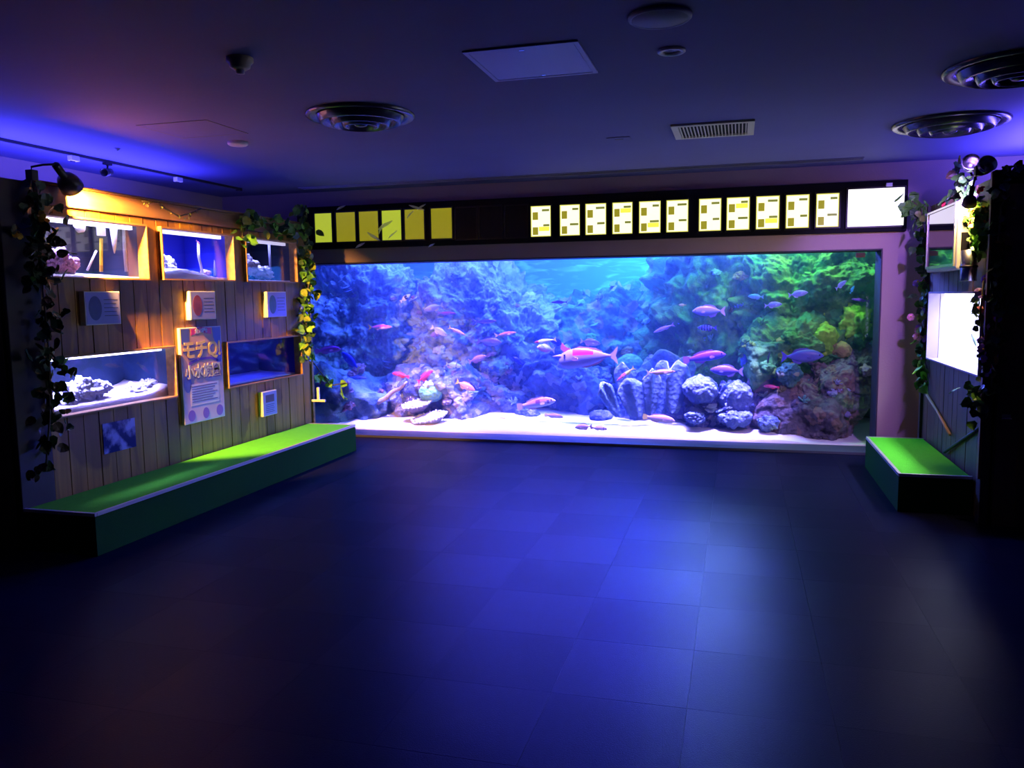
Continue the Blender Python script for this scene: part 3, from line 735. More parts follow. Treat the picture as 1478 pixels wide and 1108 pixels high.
fish(1242, 433, 8.8, 27, -1, 8, 'slim', drk, (.2, .1, .5), 'dark violet slender fish close to the right jamb')
fish(1158, 514, 8.65, 62, 1, 2, 'oval', FM('fish_bigviolet', (.10, .10, .5), (.18, .18, .7)), (.12, .1, .5), 'large violet oval fish above the olive anemone rock', (.08, .06, .5))
fish(1018, 515, 8.75, 60, 1, 10, 'wrasse', FM('fish_longmag', (.26, .04, .55), (.12, .1, .7)), (.35, .12, .75), 'long magenta violet fish above the brain coral')
fish(1049, 535, 8.65, 48, -1, 2, 'oval', FM('fish_ovalviolet', (.24, .10, .55), (.14, .12, .7)), (.35, .25, .85), 'violet oval fish over the ribbed dome coral')
fish(1109, 518, 8.7, 12, 1, 70, 'slim', FM('fish_black', (.01, .01, .04), (.02, .02, .06)), (.01, .01, .05), 'thin black fish hanging upright before the green ledge', turn=60)
fish(748, 521, 9.1, 20, -1, 35, 'oval', FM('fish_navy', (.02, .03, .55), (.03, .05, .6)), (.02, .03, .5), 'small navy fish beside the violet coral table')
fish(804, 494, 9.15, 24, -1, 20, 'oval', FM('fish_navy', (.02, .03, .55), (.03, .05, .6)), (.02, .03, .5), 'navy fish in shadow behind the red headed one')
fish(1113, 558, 8.7, 22, -1, 5, 'wrasse', FM('fish_crimson', (.9, .1, .3), (.85, .2, .4)), rd, 'crimson fish half hidden by the small dark rock')
fish(1140, 527, 8.62, 12, -1, -50, 'oval', FM('fish_yellow', (.9, .85, .03), (.9, .85, .03)), (.85, .8, .05), 'tiny bright yellow fish at the olive anemone rock')
fish(985, 440, 8.9, 11, -1, 0, 'oval', FM('glint_gold', (.98, .8, .35), (.98, .7, .3)), (.95, .75, .3), 'lamp glint put in as a tiny golden fish shape before the green column')  # lamp reflection in the window glass, modelled as a small gold fish

# ------------------------------------------------------------------ lit sign row over the window
SF = 7.94; K = SF / D
def sx(v): return v * K
def sz(v): return CZ + (v - CZ) * K
row = thing('sign_light_box', 'long black housing with a row of lit picture panels over the aquarium window', 'light box', (0, SF, 0))
Z0, Z1 = sz(2.03), sz(2.478)
box('housing', sx(-4.62), sx(1.425), .012, D - SF - .001, Z0, Z1, m_black, row, .004)
m_fr = mat('panel_frame', (.014, .014, .018), .4, spec=.2)
def emis(name, col, st):
    return mat(name, [c * .5 for c in col], .5, emit=col, es=st)
m_yel = emis('backlit_yellow', (.40, .36, .012), .62); m_yel2 = emis('backlit_lime', (.42, .50, .03), .95)
m_wht = emis('backlit_white', (1, .97, .70), 1.25); m_olv = emis('backlit_olive', (.34, .30, .02), .9); m_grn = emis('backlit_moss', (.25, .27, .05), .8)
m_orn = emis('backlit_amber', (.9, .85, .08), 1.1)
m_edge = emis('backlit_edge', (.75, .72, .12), 1.0)
m_big = emis('backlit_pure_white', (1, .99, .95), 1.5); m_off = mat('unlit_panel', (.006, .008, .014), .5, spec=.08)
def cell(x0, x1, z0, z1, m, kind):
    x0, x1, z0, z1 = sx(x0), sx(x1), sz(z0), sz(z1)
    t = box('panel', x0, x1, .002, .011, z0, z1, m, row)
    bm = bmesh.new(); w = .014
    for a in ((x0 - w, x1 + w, z1, z1 + w), (x0 - w, x1 + w, z0 - w, z0), (x0 - w, x0, z0, z1), (x1, x1 + w, z0, z1)): bx(bm, a[0], a[1], -.01, .0118, a[2], a[3])
    mobj('panel_rim', bm, m_fr, t)
    if kind:
        w = x1 - x0; h = z1 - z0
        box('white_sheet', x0 + .008, x1 - .008, .0012, .002, z0 + .008, z1 - .008, m_wht, t)
        for k in (0, 1):
            zb = z0 + h * (.06 + .49 * (1 - k))
            box('picture', x0 + w * .09, x0 + w * .36, -.0005, .0012, zb, zb + h * .25, m_olv, t)
            box('caption', x0 + w * (.5 + .06 * ((kind * 7 + k) % 3)), x0 + w * .92, -.0005, .0012, zb + h * .27, zb + h * .34, m_grn, t)
            if (kind * 5 + k * 3) % 4 == 0: box('picture_glow', x0 + w * .40, x0 + w * .92, -.0004, .0012, zb + h * .12, zb + h * .26, m_orn, t)
for i, (a, b) in enumerate(((-4.40, -4.2), (-4.148, -3.925), (-3.882, -3.661), (-3.62, -3.402), (-3.362, -3.147), (-3.07, -2.843))):
    cell(a, b, 2.10, 2.405, m_yel2 if i in (0, 3) else m_yel, 0)
for a, b in ((-2.80, -2.58), (-2.545, -2.315), (-2.275, -2.05)): cell(a, b, 2.09, 2.40, m_off, 0)
for i, (a, b) in enumerate(((766, 795), (808, 837), (845, 875), (884, 913), (922.5, 953.6), (962, 993.6), (1009, 1041), (1049, 1082), (1091.5, 1125), (1134.5, 1168), (1178, 1211))):
    cell(at(a, 300, 1, D).x, at(b, 300, 1, D).x, 2.085, 2.385, m_edge, i + 1)
cell(.93, 1.395, 2.08, 2.41, m_big, 0)
box('clip_lamp', sx(1.24), sx(1.29), -.03, .011, sz(2.42), sz(2.45), m_white, row)
# silver leaf garland over the yellow panels
gar = thing('leaf_garland', 'silvery artificial leaf sprays hung over the yellow lit panels', 'garland', (0, SF - .035, 0))
m_sil = mat('silver_leaf', (.9, .9, 1), .5)
_n = m_sil.node_tree.nodes; _l = m_sil.node_tree.links
_t = _n.new('ShaderNodeBsdfTranslucent'); _t.inputs[0].default_value = (1, 1, 1, 1); _m = _n.new('ShaderNodeMixShader'); _m.inputs[0].default_value = .65
_l.new(_n['Principled BSDF'].outputs[0], _m.inputs[1]); _l.new(_t.outputs[0], _m.inputs[2]); _l.new(_m.outputs[0], _n['Material Output'].inputs[0])
def blade(px0, py0, px1, py1, w):
    a, b = P(px0, py0, SF - .04), P(px1, py1, SF - .04); d = b - a; L = d.length; d.normalize()
    n_ = Vector((0, -1, 0)); s_ = d.cross(n_)
    bm = bmesh.new(); U = []
    for sg in (1, -1):
        U.append([bm.verts.new(a + d * L * k / 8 + s_ * sg * w * math.sin(math.pi * min(1, k / 8 * .92 + .04)) + n_ * (.012 * math.sin(k * .6))) for k in range(9)])
    for k in range(8): bm.faces.new((U[0][k], U[0][k + 1], U[1][k + 1], U[1][k]))
    bmesh.ops.solidify(bm, geom=bm.faces[:], thickness=.002)
    o = mobj('leaf', bm, m_sil, gar); o.location = (0, -(SF - .035), 0)
for a in ((545, 332, 566, 318, .018), (530, 335, 548, 347, .016), (590, 296, 612, 303, .012), (602, 303, 614, 294, .010), (486, 303, 498, 296, .012), (513, 358, 526, 350, .013), (560, 345, 573, 332, .008), (587, 316, 597, 303, .008), (547, 338, 553, 322, .012), (618, 357, 627, 351, .010)): blade(*a)
# linear slot in the ceiling
sl = thing('slot_diffuser', 'long narrow air slot in the ceiling along the sign row', 'vent', (0, 7.67, HC))
box('frame', -4.35, 1.0, -.06, -.045, -.008, -.0005, mat('slot_alu', (.35, .35, .42), .35, metal=.6), sl); box('frame', -4.35, 1.0, .045, .06, -.008, -.0005, MATS['slot_alu'], sl)
box('slot', -4.35, 1.0, -.045, .045, -.004, -.0005, m_black, sl); box('divider', -4.35, 1.0, -.006, .006, -.009, -.004, MATS['slot_alu'], sl)

# ------------------------------------------------------------------ left display wall
LH = [(4.15, 5.08, 1.65, 2.05), (5.23, 6.14, 1.655, 2.05), (6.31, 7.17, 1.655, 2.05), (4.12, 5.315, .765, 1.158), (5.97, 7.19, .755, 1.15)]
dl = thing('wall_left', 'wood panelled display wall with five small tanks let into it', 'wall'); dl['kind'] = 'structure'
Y0, Y1, ZT = 3.87, 7.40, 2.20
bm = bmesh.new()
for u0, u1, v0, v1 in complement(Y0, Y1, 0, ZT, LH): bx(bm, XP - .04, XP - .02, u0, u1, v0, v1)
mobj('backing', bm, m_post, dl)
PW = .1355; y = Y0 + .26; i = 0
while y < Y1 - .01:
    y2 = min(y + PW, Y1); bm = bmesh.new(); off = random.uniform(0, .004)
    for u0, u1, v0, v1 in complement(y + .0035, y2 - .0035, 0, ZT - .1, LH): bx(bm, XP - .02, XP - off, u0, u1, v0, v1)
    mobj('plank', bm, m_plank, dl); y = y2
box('corner_post', XP - .04, XP + .008, Y0, Y0 + .255, 0, ZT + .03, m_post, dl, .006)
box('far_post', XP - .04, XP + .012, Y1, Y1 + .035, 0, ZT, m_trim, dl)
box('header_board', XP - .02, XP + .014, Y0 + .26, Y1, 2.105, 2.228, m_header, dl, .006)
box('header_cap', XP - .30, XP + .022, Y0 + .26, Y1, 2.229, 2.247, m_header, dl, .004)
box('box_top', XL + .001, XP - .301, Y0, Y1, ZT - .06, ZT - .04, m_post, dl)
box('far_side', XL + .001, XP - .041, Y1 - .02, Y1, 0, ZT - .061, m_post, dl)
x = XP - .042
while x > XL + .01:
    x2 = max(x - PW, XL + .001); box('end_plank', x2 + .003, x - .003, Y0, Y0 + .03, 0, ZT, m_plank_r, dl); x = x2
def frame(h, parent, xf, sgn, m, out=.035, inn=.05, w=.022):
    y0, y1, z0, z1 = h
    xa, xb = sorted((xf + sgn * out, xf - sgn * inn))
    for a in ((y0, y1, z1 - w * .6, z1), (y0, y1, z0, z0 + w * .5), (y0, y0 + w * .5, z0 + w * .5, z1 - w * .6), (y1 - w * .5, y1, z0 + w * .5, z1 - w * .6)):
        box('frame_board', xa, xb, a[0], a[1], a[2], a[3], m, parent)

m_gl = glass('tank_glass', (.95, .97, 1), .8, .0, 1.35)
def tank_small(label, h, back, lamp, power, depth=.42, lampbar=True, side=-1, xf=XP, fm=None, inn=.05, lampcol=None, lspread=75, backglow=0):
    y0, y1, z0, z1 = h
    t = thing('fish_tank', label, 'fish tank', (xf, (y0 + y1) / 2, z0)); X, Y, Z = t.location
    frame((y0 - Y, y1 - Y, z0 - Z, z1 - Z), t, 0, -side, fm or m_trim, inn=inn)
    xs = side * (inn + .002); xb = side * (inn + depth)
    def b_(nm, xa, xc, ya, yb, za, zb, m): xa, xc = sorted((xa, xc)); return box(nm, xa, xc, ya, yb, za, zb, m, t)
    w, hh = (y1 - y0) / 2 + .015, z1 - z0
    b_('glass', xs, xs + side * .008, -w, w, -.02, hh + .02, m_gl)
    b_('back_panel', xb, xb + side * .01, -w, w, -.03, hh + .1, mat('tank_back_%d' % int(1000 * y0 + z0 * 10), back, .6, **(dict(emit=back, es=backglow) if backglow else dict(var=.15, vscale=5))))
    sm = mat('tank_side_%d' % int(1000 * y0 + z0 * 10), [v * 1.2 + .004 for v in back] if not backglow else (.5, .45, .7), .4)
    b_('side_panel', xs + side * .009, xb, -w - .01, -w, -.03, hh + .1, sm); b_('side_panel', xs + side * .009, xb, w, w + .01, -.03, hh + .1, sm)
    b_('bottom_panel', xs, xb, -w - .01, w + .01, -.04, -.03, sm); b_('lid', xs, xb, -w - .01, w + .01, hh + .101, hh + .11, m_black)
    if lampbar:
        b_('lamp_tube', xs + side * .03, xs + side * .06, -w + .03, w - .03, hh - .036, hh + .004, mat('lamp_glow_%s' % lampbar, (1, 1, 1), .5, emit=lampcol or (.80, .72, 1), es=lampbar))
    area('tank_light', (X + side * (inn + depth * .4), Y, Z + hh + .06), (X + side * (inn + depth * .4), Y, 0), (.15, (y1 - y0) * .8), power, lamp, lspread)
    return t
LT = ['small tank with pink coral rocks and a yellow heater', 'bright blue small tank with two white pipes', 'dim teal small tank with two grey pipes and pale rocks', 'long small tank with heaps of pale grey rocks', 'unlit deep blue long tank beside the event poster']
tank_small(LT[0], LH[0], (.03, .04, .08), (.42, .38, 1), 14, lampbar=3.5)
tank_small(LT[1], LH[1], (.012, .02, .40), (.30, .30, 1), 20, lampbar=2)
tank_small(LT[2], LH[2], (.006, .016, .04), (.3, .3, 1), 5, lampbar=.8)
tank_small(LT[3], LH[3], (.012, .04, .10), (.32, .30, 1), 34, lampbar=5)
tank_small(LT[4], LH[4], (.01, .012, .25), (.02, .03, 1), 1.2, lampbar=0)

def srock(px, py, xw, rad, seed, m, label, name='tank_rock', z=None):
    c = at(px, py, 0, xw)
    if z is not None: c.z = z
    bm = bmesh.new(); bmesh.ops.create_icosphere(bm, subdivisions=5, radius=1); sd = Vector((seed * 2.3, seed * 4.1, seed))
    for v in bm.verts:
        n = v.co.normalized(); p_ = Vector((n.x * rad[0], n.y * rad[1], n.z * rad[2])); q = p_ * 1 + sd
        k = 1 + .45 * noise.fractal(q * 9, .7, 2.2, 4) + .55 * (.45 - noise.voronoi(q * 20)[0][0]) + .25 * (.45 - noise.voronoi(q * 50)[0][0]); v.co = p_ * k
    o = mobj(name, bm, m, None, True); o.location = c; tag(o, label, 'rock'); return o
m_pr = mat('pale_rock', (.52, .50, .60), .85, bump=.8, bscale=50, var=.3, vscale=20)
m_kr = mat('pink_rock', (.62, .36, .56), .85, bump=.8, bscale=50, var=.35, vscale=20)
def sand_small(h, depth, label, hfun, xf=XP, side=-1, inn=.05):
    y0, y1, z0, z1 = h; bm = bmesh.new(); nx, ny = 8, 40; G = []
    for i in range(nx):
        x = xf + side * (inn + .012 + (depth - .02) * i / (nx - 1))
        G.append([bm.verts.new((x, y0 - .01 + (y1 - y0 + .02) * j / (ny - 1), z0 + hfun(j / (ny - 1), i / (nx - 1)) + .006 * noise.noise((j * .5, i * .8, z0)))) for j in range(ny)])
    for i in range(nx - 1):
        for j in range(ny - 1): bm.faces.new((G[i][j], G[i][j + 1], G[i + 1][j + 1], G[i + 1][j]))
    lo = [bm.verts.new((v.co.x, v.co.y, z0 - .028)) for v in G[0]]
    for j in range(ny - 1): bm.faces.new((lo[j], lo[j + 1], G[0][j + 1], G[0][j]))
    o = mobj('tank_sand', bm, m_sand, None, True); tag(o, label, 'sand', kind='stuff'); return o
sand_small(LH[0], .42, 'white sand in the tank with the yellow heater', lambda a, b: .025 + .03 * b)
sand_small(LH[1], .42, 'mounded white sand in the bright blue small tank', lambda a, b: .03 + .06 * math.exp(-((a - .4) / .3) ** 2) + .03 * b)
sand_small(LH[2], .42, 'thin sand layer in the dim teal small tank', lambda a, b: .022 + .01 * b)
sand_small(LH[3], .42, 'sloping white sand in the long tank of grey rocks', lambda a, b: .045 + .03 * b + .05 * max(0, a - .85) / .15)
sand_small(LH[4], .42, 'dark sand in the unlit deep blue tank', lambda a, b: .02 + .02 * b)
xt = XP - .22
srock(78, 375, xt, (.09, .12, .085), 1, m_kr, 'pink coral rock at the post end of the heater tank')
srock(97, 381, xt, (.07, .08, .06), 2, m_kr, 'small pink coral rock next to the larger pink one')
srock(238, 388, xt, (.07, .08, .09), 3, m_pr, 'dark grey rock at the near end of the bright blue tank')
srock(297, 394, xt, (.04, .06, .03), 4, m_kr, 'little rose rock at the foot of the white pipe')
srock(357, 382, xt, (.08, .10, .09), 5, m_pr, 'pale lilac rock at the near end of the dim teal tank')
srock(377, 394, xt, (.08, .14, .06), 6, m_pr, 'brownish round rock in the middle of the dim teal tank')
srock(408, 399, xt, (.04, .05, .03), 7, m_pr, 'small pale rock beside the far pipe of the dim teal tank')
for k, (a, b, r_) in enumerate(((88, 580, .08), (103, 568, .10), (122, 562, .11), (138, 564, .09))): srock(a, b, xt, (.09, r_, r_ * .8), 8 + k, m_pr, ['low pale rock beside the vine in the long tank', 'pale rock second from the vine in the long tank', 'tallest pale grey rock of the heap nearest the vine', 'pale rock closing the heap nearest the vine'][k])
for k, (a, b, r_) in enumerate(((196, 566, .08), (212, 560, .10), (226, 564, .07))): srock(a, b, xt, (.08, r_, r_ * .85), 14 + k, m_pr, ['low grey rock of the heap near the poster', 'tallest grey rock of the heap near the poster', 'small grey rock of the heap closest to the poster'][k])
def stick(name, label, cat, pts, rad, m, n=8):
    bm = bmesh.new(); tube(bm, pts, rad, n); return tag(mobj(name, bm, m, None, True), label, cat)
X1 = XP - .18
ht = thing('aquarium_heater', 'yellow rod heater with a white suction holder in the first tank', 'heater')
bm = bmesh.new(); tube(bm, [at(146, 344, 0, X1), at(146, 383, 0, X1)], .012, 10); mobj('rod', bm, mat('heater_yellow', (.85, .62, .03), .4), ht)
bm = bmesh.new(); tube(bm, [at(146, 383, 0, X1), at(146, 392, 0, X1)], .013, 10); mobj('tip', bm, mat('heater_amber', (.6, .3, .03), .4), ht)
q = at(146, 334, 0, X1); box('holder', q.x - .012, q.x + .012, q.y - .03, q.y + .03, q.z - .03, q.z + .03, m_white, ht)
stick('plastic_tube', 'white slanting plastic stick leaning in the heater tank', 'tube', [at(126, 390, 0, X1), at(139, 362, 0, X1)], .008, m_white)
stick('air_curtain', 'tapering white bubble column beside the heater', 'bubbles', [at(164, 326, 0, X1), at(165, 350, 0, X1), at(165, 366, 0, X1)], [.028, .018, .004], mat('bubble_white', (.85, .85, .9), .7))
stick('air_pipe', 'white bubbly pipe standing at the far end of the heater tank', 'tube', [at(178, 326, 0, X1), at(180, 360, 0, X1), at(183, 392, 0, X1)], [.012, .014, .016], MATS['bubble_white'])
q = at(115, 328, 0, X1)
bm = bmesh.new(); bmesh.ops.create_icosphere(bm, subdivisions=3, radius=.035)
for v in bm.verts: v.co *= 1 + .3 * noise.noise(v.co * 40)
o = mobj('foam_float', bm, mat('foam', (.95, .95, 1), .6), None, True); o.location = q; tag(o, 'white foam float near the surface of the heater tank', 'float')
stick('air_pipe', 'bent white pipe in the bright blue tank', 'tube', [at(286, 350, 0, X1), at(287, 372, 0, X1), at(293, 396, 0, X1)], .011, m_white)
stick('air_pipe', 'straight white pipe at the far end of the bright blue tank', 'tube', [at(311, 352, 0, X1), at(310, 398, 0, X1)], .012, m_white)
m_gp = mat('grey_pipe', (.4, .42, .5), .5)
stick('air_pipe', 'grey pipe nearer the rocks in the dim teal tank', 'tube', [at(388, 350, 0, X1), at(391, 398, 0, X1)], .012, m_gp)
stick('air_pipe', 'grey pipe near the vine end of the dim teal tank', 'tube', [at(411, 350, 0, X1), at(407, 400, 0, X1)], .010, m_gp)
for px, py, l_ in ((286, 350, 'pink tipped fish on the bent pipe'), (315, 351, 'rose fish above the straight white pipe')):
    c = at(px, py, 0, X1 + .03); b = thing('fish', 'tiny ' + l_ + ' in the bright blue tank', 'fish', c, (0, .6, R(90))); b.scale = (.06,) * 3
    dobj('body', fish_body(interp(SHAPES['oval'][0], 12)), FM('fish_coralpink', (.9, .3, .35), (.9, .5, .5)), b); dobj('tail_fin', fin_mesh('tail_fin', SHAPES['oval'][1]), mat('fin_coral', (.9, .4, .4), .5), b)

# ------------------------------------------------------------------ notices and poster on the planks
def text_mesh(body, size, ext=.0008, align='CENTER'):
    cu = bpy.data.curves.new('print', 'FONT'); cu.body = body; cu.size = size; cu.extrude = ext; cu.align_x = align; cu.align_y = 'CENTER'
    cu.resolution_u = 3; cu.offset = size * .035
    o = bpy.data.objects.new('print', cu); COL.objects.link(o)
    dg = bpy.context.evaluated_depsgraph_get(); me = bpy.data.meshes.new_from_object(o.evaluated_get(dg))
    bpy.data.objects.remove(o); return me
ROT_L = (R(90), 0, R(90))     # text that faces +x
m_paper = mat('blue_white_print', (.34, .36, .80), .5); m_ink = mat('dark_ink', (.08, .07, .22), .6)
def notice(label, y0, y1, z0, z1, pic, th=.045, oval=True, tilt=0, paper=None):
    t = thing('notice_board', label, 'sign', (XP, (y0 + y1) / 2, (z0 + z1) / 2), (tilt, 0, 0)); w, h = (y1 - y0) / 2, (z1 - z0) / 2
    box('board', .001, th, -w, w, -h, h, m_white, t, .002)
    box('sheet', th, th + .0012, -w * .94, w * .94, -h * .94, h * .94, paper or m_paper, t)
    bm = bmesh.new()
    if oval:
        slab2d(bm, [(-w * .45 + w * .36 * math.cos(a), h * .72 * math.sin(a)) for a in [2 * math.pi * i / 28 for i in range(28)]], .0012, .002, Matrix.Translation((th, 0, 0)) @ Euler(ROT_L).to_matrix().to_4x4())
    else: slab2d(bm, [(-w * .6, h * .1), (w * .6, h * .1), (w * .6, h * .7), (-w * .6, h * .7)], .0012, .002, Matrix.Translation((th, 0, 0)) @ Euler(ROT_L).to_matrix().to_4x4())
    mobj('picture', bm, pic, t)
    for k in range(5):
        zz = h * (.5 - k * .24) if oval else h * (-.1 - k * .15)
        ya, yb = (w * .05, w * (.85 - .1 * (k % 2))) if oval else (-w * .6, w * (.6 - .1 * (k % 2)))
        box('text_line', th + .0012, th + .0017, ya, yb, zz - h * .022, zz + h * .022, m_ink, t)
    return t
notice('white edged notice with a dark oval photo under the heater tank', 4.43, 4.75, 1.345, 1.568, mat('photo_navy', (.05, .08, .3), .5, var=.4, vscale=25))
notice('white edged notice with a red shrimp photo under the bright blue tank', 5.50, 5.825, 1.347, 1.572, mat('photo_red', (.30, .06, .06), .5, var=.8, vscale=18))
notice('narrow notice with a green oval photo under the dim teal tank', 6.585, 6.91, 1.337, 1.57, mat('photo_green', (.05, .14, .10), .5, var=.5, vscale=25))
notice('small upright notice with a boxed photo under the unlit tank', 6.442, 6.675, .444, .668, mat('photo_box', (.10, .08, .14), .5), oval=False)
def film_mat():
    m, n, l, b = nt('laminated_film'); tc = n.new('ShaderNodeTexCoord'); t = n.new('ShaderNodeTexNoise'); t.inputs['Scale'].default_value = 9; t.inputs['Detail'].default_value = 5
    l.new(tc.outputs['Object'], t.inputs[0]); r = n.new('ShaderNodeValToRGB'); r.color_ramp.elements[0].position = .45; r.color_ramp.elements[1].position = .62
    r.color_ramp.elements[0].color = (.02, .03, .16, 1); r.color_ramp.elements[1].color = (.40, .42, .8, 1); l.new(t.outputs[0], r.inputs[0]); l.new(r.outputs[0], b.inputs['Base Color']); b.inputs['Roughness'].default_value = .12
    return m
o = box('laminated_card', 0, .004, -.155, .155, -.105, .105, film_mat()); o.location = (XP + .002, 4.71, .566); o.rotation_euler = (0, .0, 0); tag(o, 'glossy blue laminated card on the planks under the long tank', 'card')
# poster
po = thing('event_poster', 'tall colourful event poster with yellow lettering between the two long tanks', 'poster', (XP, 5.642, .91))
w, h = .260, .378
box('board', .001, .026, -w, w, -h, h, m_white, po, .002)
def poster_mat():
    m, n, l, b = nt('poster_print'); tc = n.new('ShaderNodeTexCoord'); sp = n.new('ShaderNodeSeparateXYZ'); l.new(tc.outputs['Object'], sp.inputs[0])
    t = n.new('ShaderNodeTexNoise'); t.inputs['Scale'].default_value = 5; l.new(tc.outputs['Object'], t.inputs[0])
    ad = n.new('ShaderNodeMath'); ad.operation = 'MULTIPLY_ADD'; ad.inputs[1].default_value = .25; l.new(t.outputs[0], ad.inputs[0]); l.new(sp.outputs[2], ad.inputs[2])
    mr = n.new('ShaderNodeMapRange'); mr.inputs[1].default_value = -.25; mr.inputs[2].default_value = .5; l.new(ad.outputs[0], mr.inputs[0])
    r = n.new('ShaderNodeValToRGB'); e = r.color_ramp.elements; e[0].color = (.75, .62, .85, 1); e[1].color = (.75, .42, .08, 1)
    x_ = e.new(.35); x_.color = (.62, .48, .50, 1); x_ = e.new(.6); x_.color = (.62, .38, .22, 1)
    l.new(mr.outputs[0], r.inputs[0]); l.new(r.outputs[0], b.inputs['Base Color']); b.inputs['Roughness'].default_value = .4; return m
box('print_sheet', .026, .027, -w * .97, w * .97, -h * .98, h * .98, poster_mat(), po)
def ptext(nm, body, size, y, z, m, xo=.0275, sx_=1, rot=0):
    o = dobj(nm, text_mesh(body, size), m, po); o.location = (xo, y, z); o.rotation_euler = (R(90) , 0, R(90)); o.scale = (sx_, 1, 1)
    if rot: o.rotation_euler = (Matrix.Rotation(R(90), 3, 'Z') @ Matrix.Rotation(R(90), 3, 'X') @ Matrix.Rotation(rot, 3, 'Z')).to_euler()
m_py = mat('print_yellow', (.85, .62, .05), .4); m_pv = mat('print_violet', (.16, .06, .30), .4); m_pr_ = mat('print_red', (.72, .04, .12), .4); m_pg = mat('print_cream', (.70, .68, .42), .4); m_pb = mat('print_blue', (.10, .14, .42), .4)
def pslab(nm, pts, m, x=.0272, th=.0006):
    bm = bmesh.new(); slab2d(bm, pts, 0, th, Matrix.Translation((x, 0, 0)) @ Euler(ROT_L).to_matrix().to_4x4()); return mobj(nm, bm, m, po)
def ell(cx, cz, a, b, n=20): return [(cx + a * math.cos(2 * math.pi * i / n), cz + b * math.sin(2 * math.pi * i / n)) for i in range(n)]
pslab('banner', [(-.13, .315), (0, .335), (.13, .315), (.125, .365), (0, .38), (-.125, .365)][::1], m_pr_)
ptext('banner_lettering', '全10種!!', .045, 0, .347, m_white, .0279)
pslab('corner_picture', [(-.25, .37), (-.15, .37), (-.16, .27), (-.21, .24), (-.25, .26)][::-1], m_pb); pslab('corner_picture', [(.14, .37), (.25, .37), (.25, .2), (.19, .22), (.15, .29)][::-1], m_pb)
ptext('title_shadow', 'モチQ!', .165, .005, .185, m_pv, .0274); ptext('title_lettering', 'モチQ!', .158, 0, .193, m_py, .0292)
pslab('title_swoosh', [(-.18, .08), (-.05, .115), (.1, .115), (.2, .09), (.2, .11), (.1, .135), (-.05, .135), (-.17, .11)], m_pv)
ptext('subtitle_shadow', '小水族園', .118, .004, .015, m_pv, .0274); ptext('subtitle_lettering', '小水族園', .113, 0, .021, m_pg, .0292)
pslab('side_picture', ell(-.2, -.06, .045, .07), m_pb); pslab('side_picture', ell(.215, .12, .04, .05), m_pb)
pslab('text_box', [(-.17, -.24), (.19, -.24), (.19, -.07), (-.17, -.07)], mat('print_pale', (.70, .68, .78), .5))
for k in range(7): pslab('text_line', [(-.155, -.092 - k * .02), (.17 - .03 * (k % 3), -.092 - k * .02), (.17 - .03 * (k % 3), -.086 - k * .02), (-.155, -.086 - k * .02)], m_ink, .0279, .0004)
for cx, a_ in ((-.17, .045), (.01, .04), (.19, .045)): pslab('foot_picture', ell(cx, -.315, a_, .045), mat('print_indigo', (.26, .14, .62), .5))

# ------------------------------------------------------------------ benches
def bench(label, x0, x1, y0, y1, z, open_side):
    t = thing('turf_bench', label, 'bench', ((x0 + x1) / 2, (y0 + y1) / 2, 0)); w, d = (x1 - x0) / 2, (y1 - y0) / 2
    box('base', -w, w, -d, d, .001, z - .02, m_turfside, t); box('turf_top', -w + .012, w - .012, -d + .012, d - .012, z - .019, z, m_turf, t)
    e = .018
    for a in ((-w, w, -d - .002, -d + e), (-w, w, d - e, d + .002)): box('edge_trim', a[0], a[1], a[2], a[3], z - .016, z + .004, m_alu, t)
    xx = (w - e, w + .002) if open_side > 0 else (-w - .002, -w + e)
    box('edge_trim', xx[0], xx[1], -d + e, d - e, z - .016, z + .004, m_alu, t)
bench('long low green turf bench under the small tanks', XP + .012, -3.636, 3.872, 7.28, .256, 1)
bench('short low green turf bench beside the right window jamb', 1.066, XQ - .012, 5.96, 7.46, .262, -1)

# ------------------------------------------------------------------ right display wall
RH = [(5.87, 7.40, .94, 1.49)]
dr = thing('wall_right', 'dark wood panelled display wall with one white lit tank', 'wall'); dr['kind'] = 'structure'
Y0, Y1 = 5.72, 7.62
bm = bmesh.new()
for u0, u1, v0, v1 in complement(Y0, Y1, 0, ZT, RH): bx(bm, XQ + .02, XQ + .04, u0, u1, v0, v1)
mobj('backing', bm, m_post, dr)
y = Y0 + .10
while y < Y1 - .01:
    y2 = min(y + PW, Y1); bm = bmesh.new(); off = random.uniform(0, .004)
    for u0, u1, v0, v1 in complement(y + .0035, y2 - .0035, 0, ZT, RH): bx(bm, XQ + off, XQ + .02, u0, u1, v0, v1)
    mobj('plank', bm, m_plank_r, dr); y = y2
box('corner_post', XQ - .03, XQ + .04, Y0, Y0 + .095, 0, ZT + .03, m_post, dr, .006)
box('post_edge', XQ - .045, XQ - .031, Y0 + .0, Y0 + .03, .3, ZT + .02, wood('post_edge_wood', (.36, .12, .05), (.2, .08, .04), 'z', .6), dr)
box('far_post', XQ - .02, XQ + .04, Y1 + .001, Y1 + .06, 0, ZT, m_post, dr)
box('box_top', XQ + .041, XR - .001, Y0, Y1, ZT - .06, ZT - .04, m_post, dr)
x = XQ + .042
while x < XR - .01:
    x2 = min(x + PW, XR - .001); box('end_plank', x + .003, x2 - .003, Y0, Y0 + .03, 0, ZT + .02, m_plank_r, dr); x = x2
tank_small('brilliant white lit tank in the dark right panelling', RH[0], (.93, .95, 1), (.85, .85, 1), 60, lspread=150, backglow=5, depth=.3, lampbar=4, side=1, xf=XQ, fm=mat('lilac_frame', (.30, .24, .42), .5), lampcol=(1, 1, 1))  # back panel gets an added glow of its own to turn the tank white
fish_t = thing('fish', 'small olive fish swimming in the white lit tank', 'fish', at(1406, 491, 0, XQ + .16), (0, R(25), R(-90))); fish_t.scale = (.16,) * 3
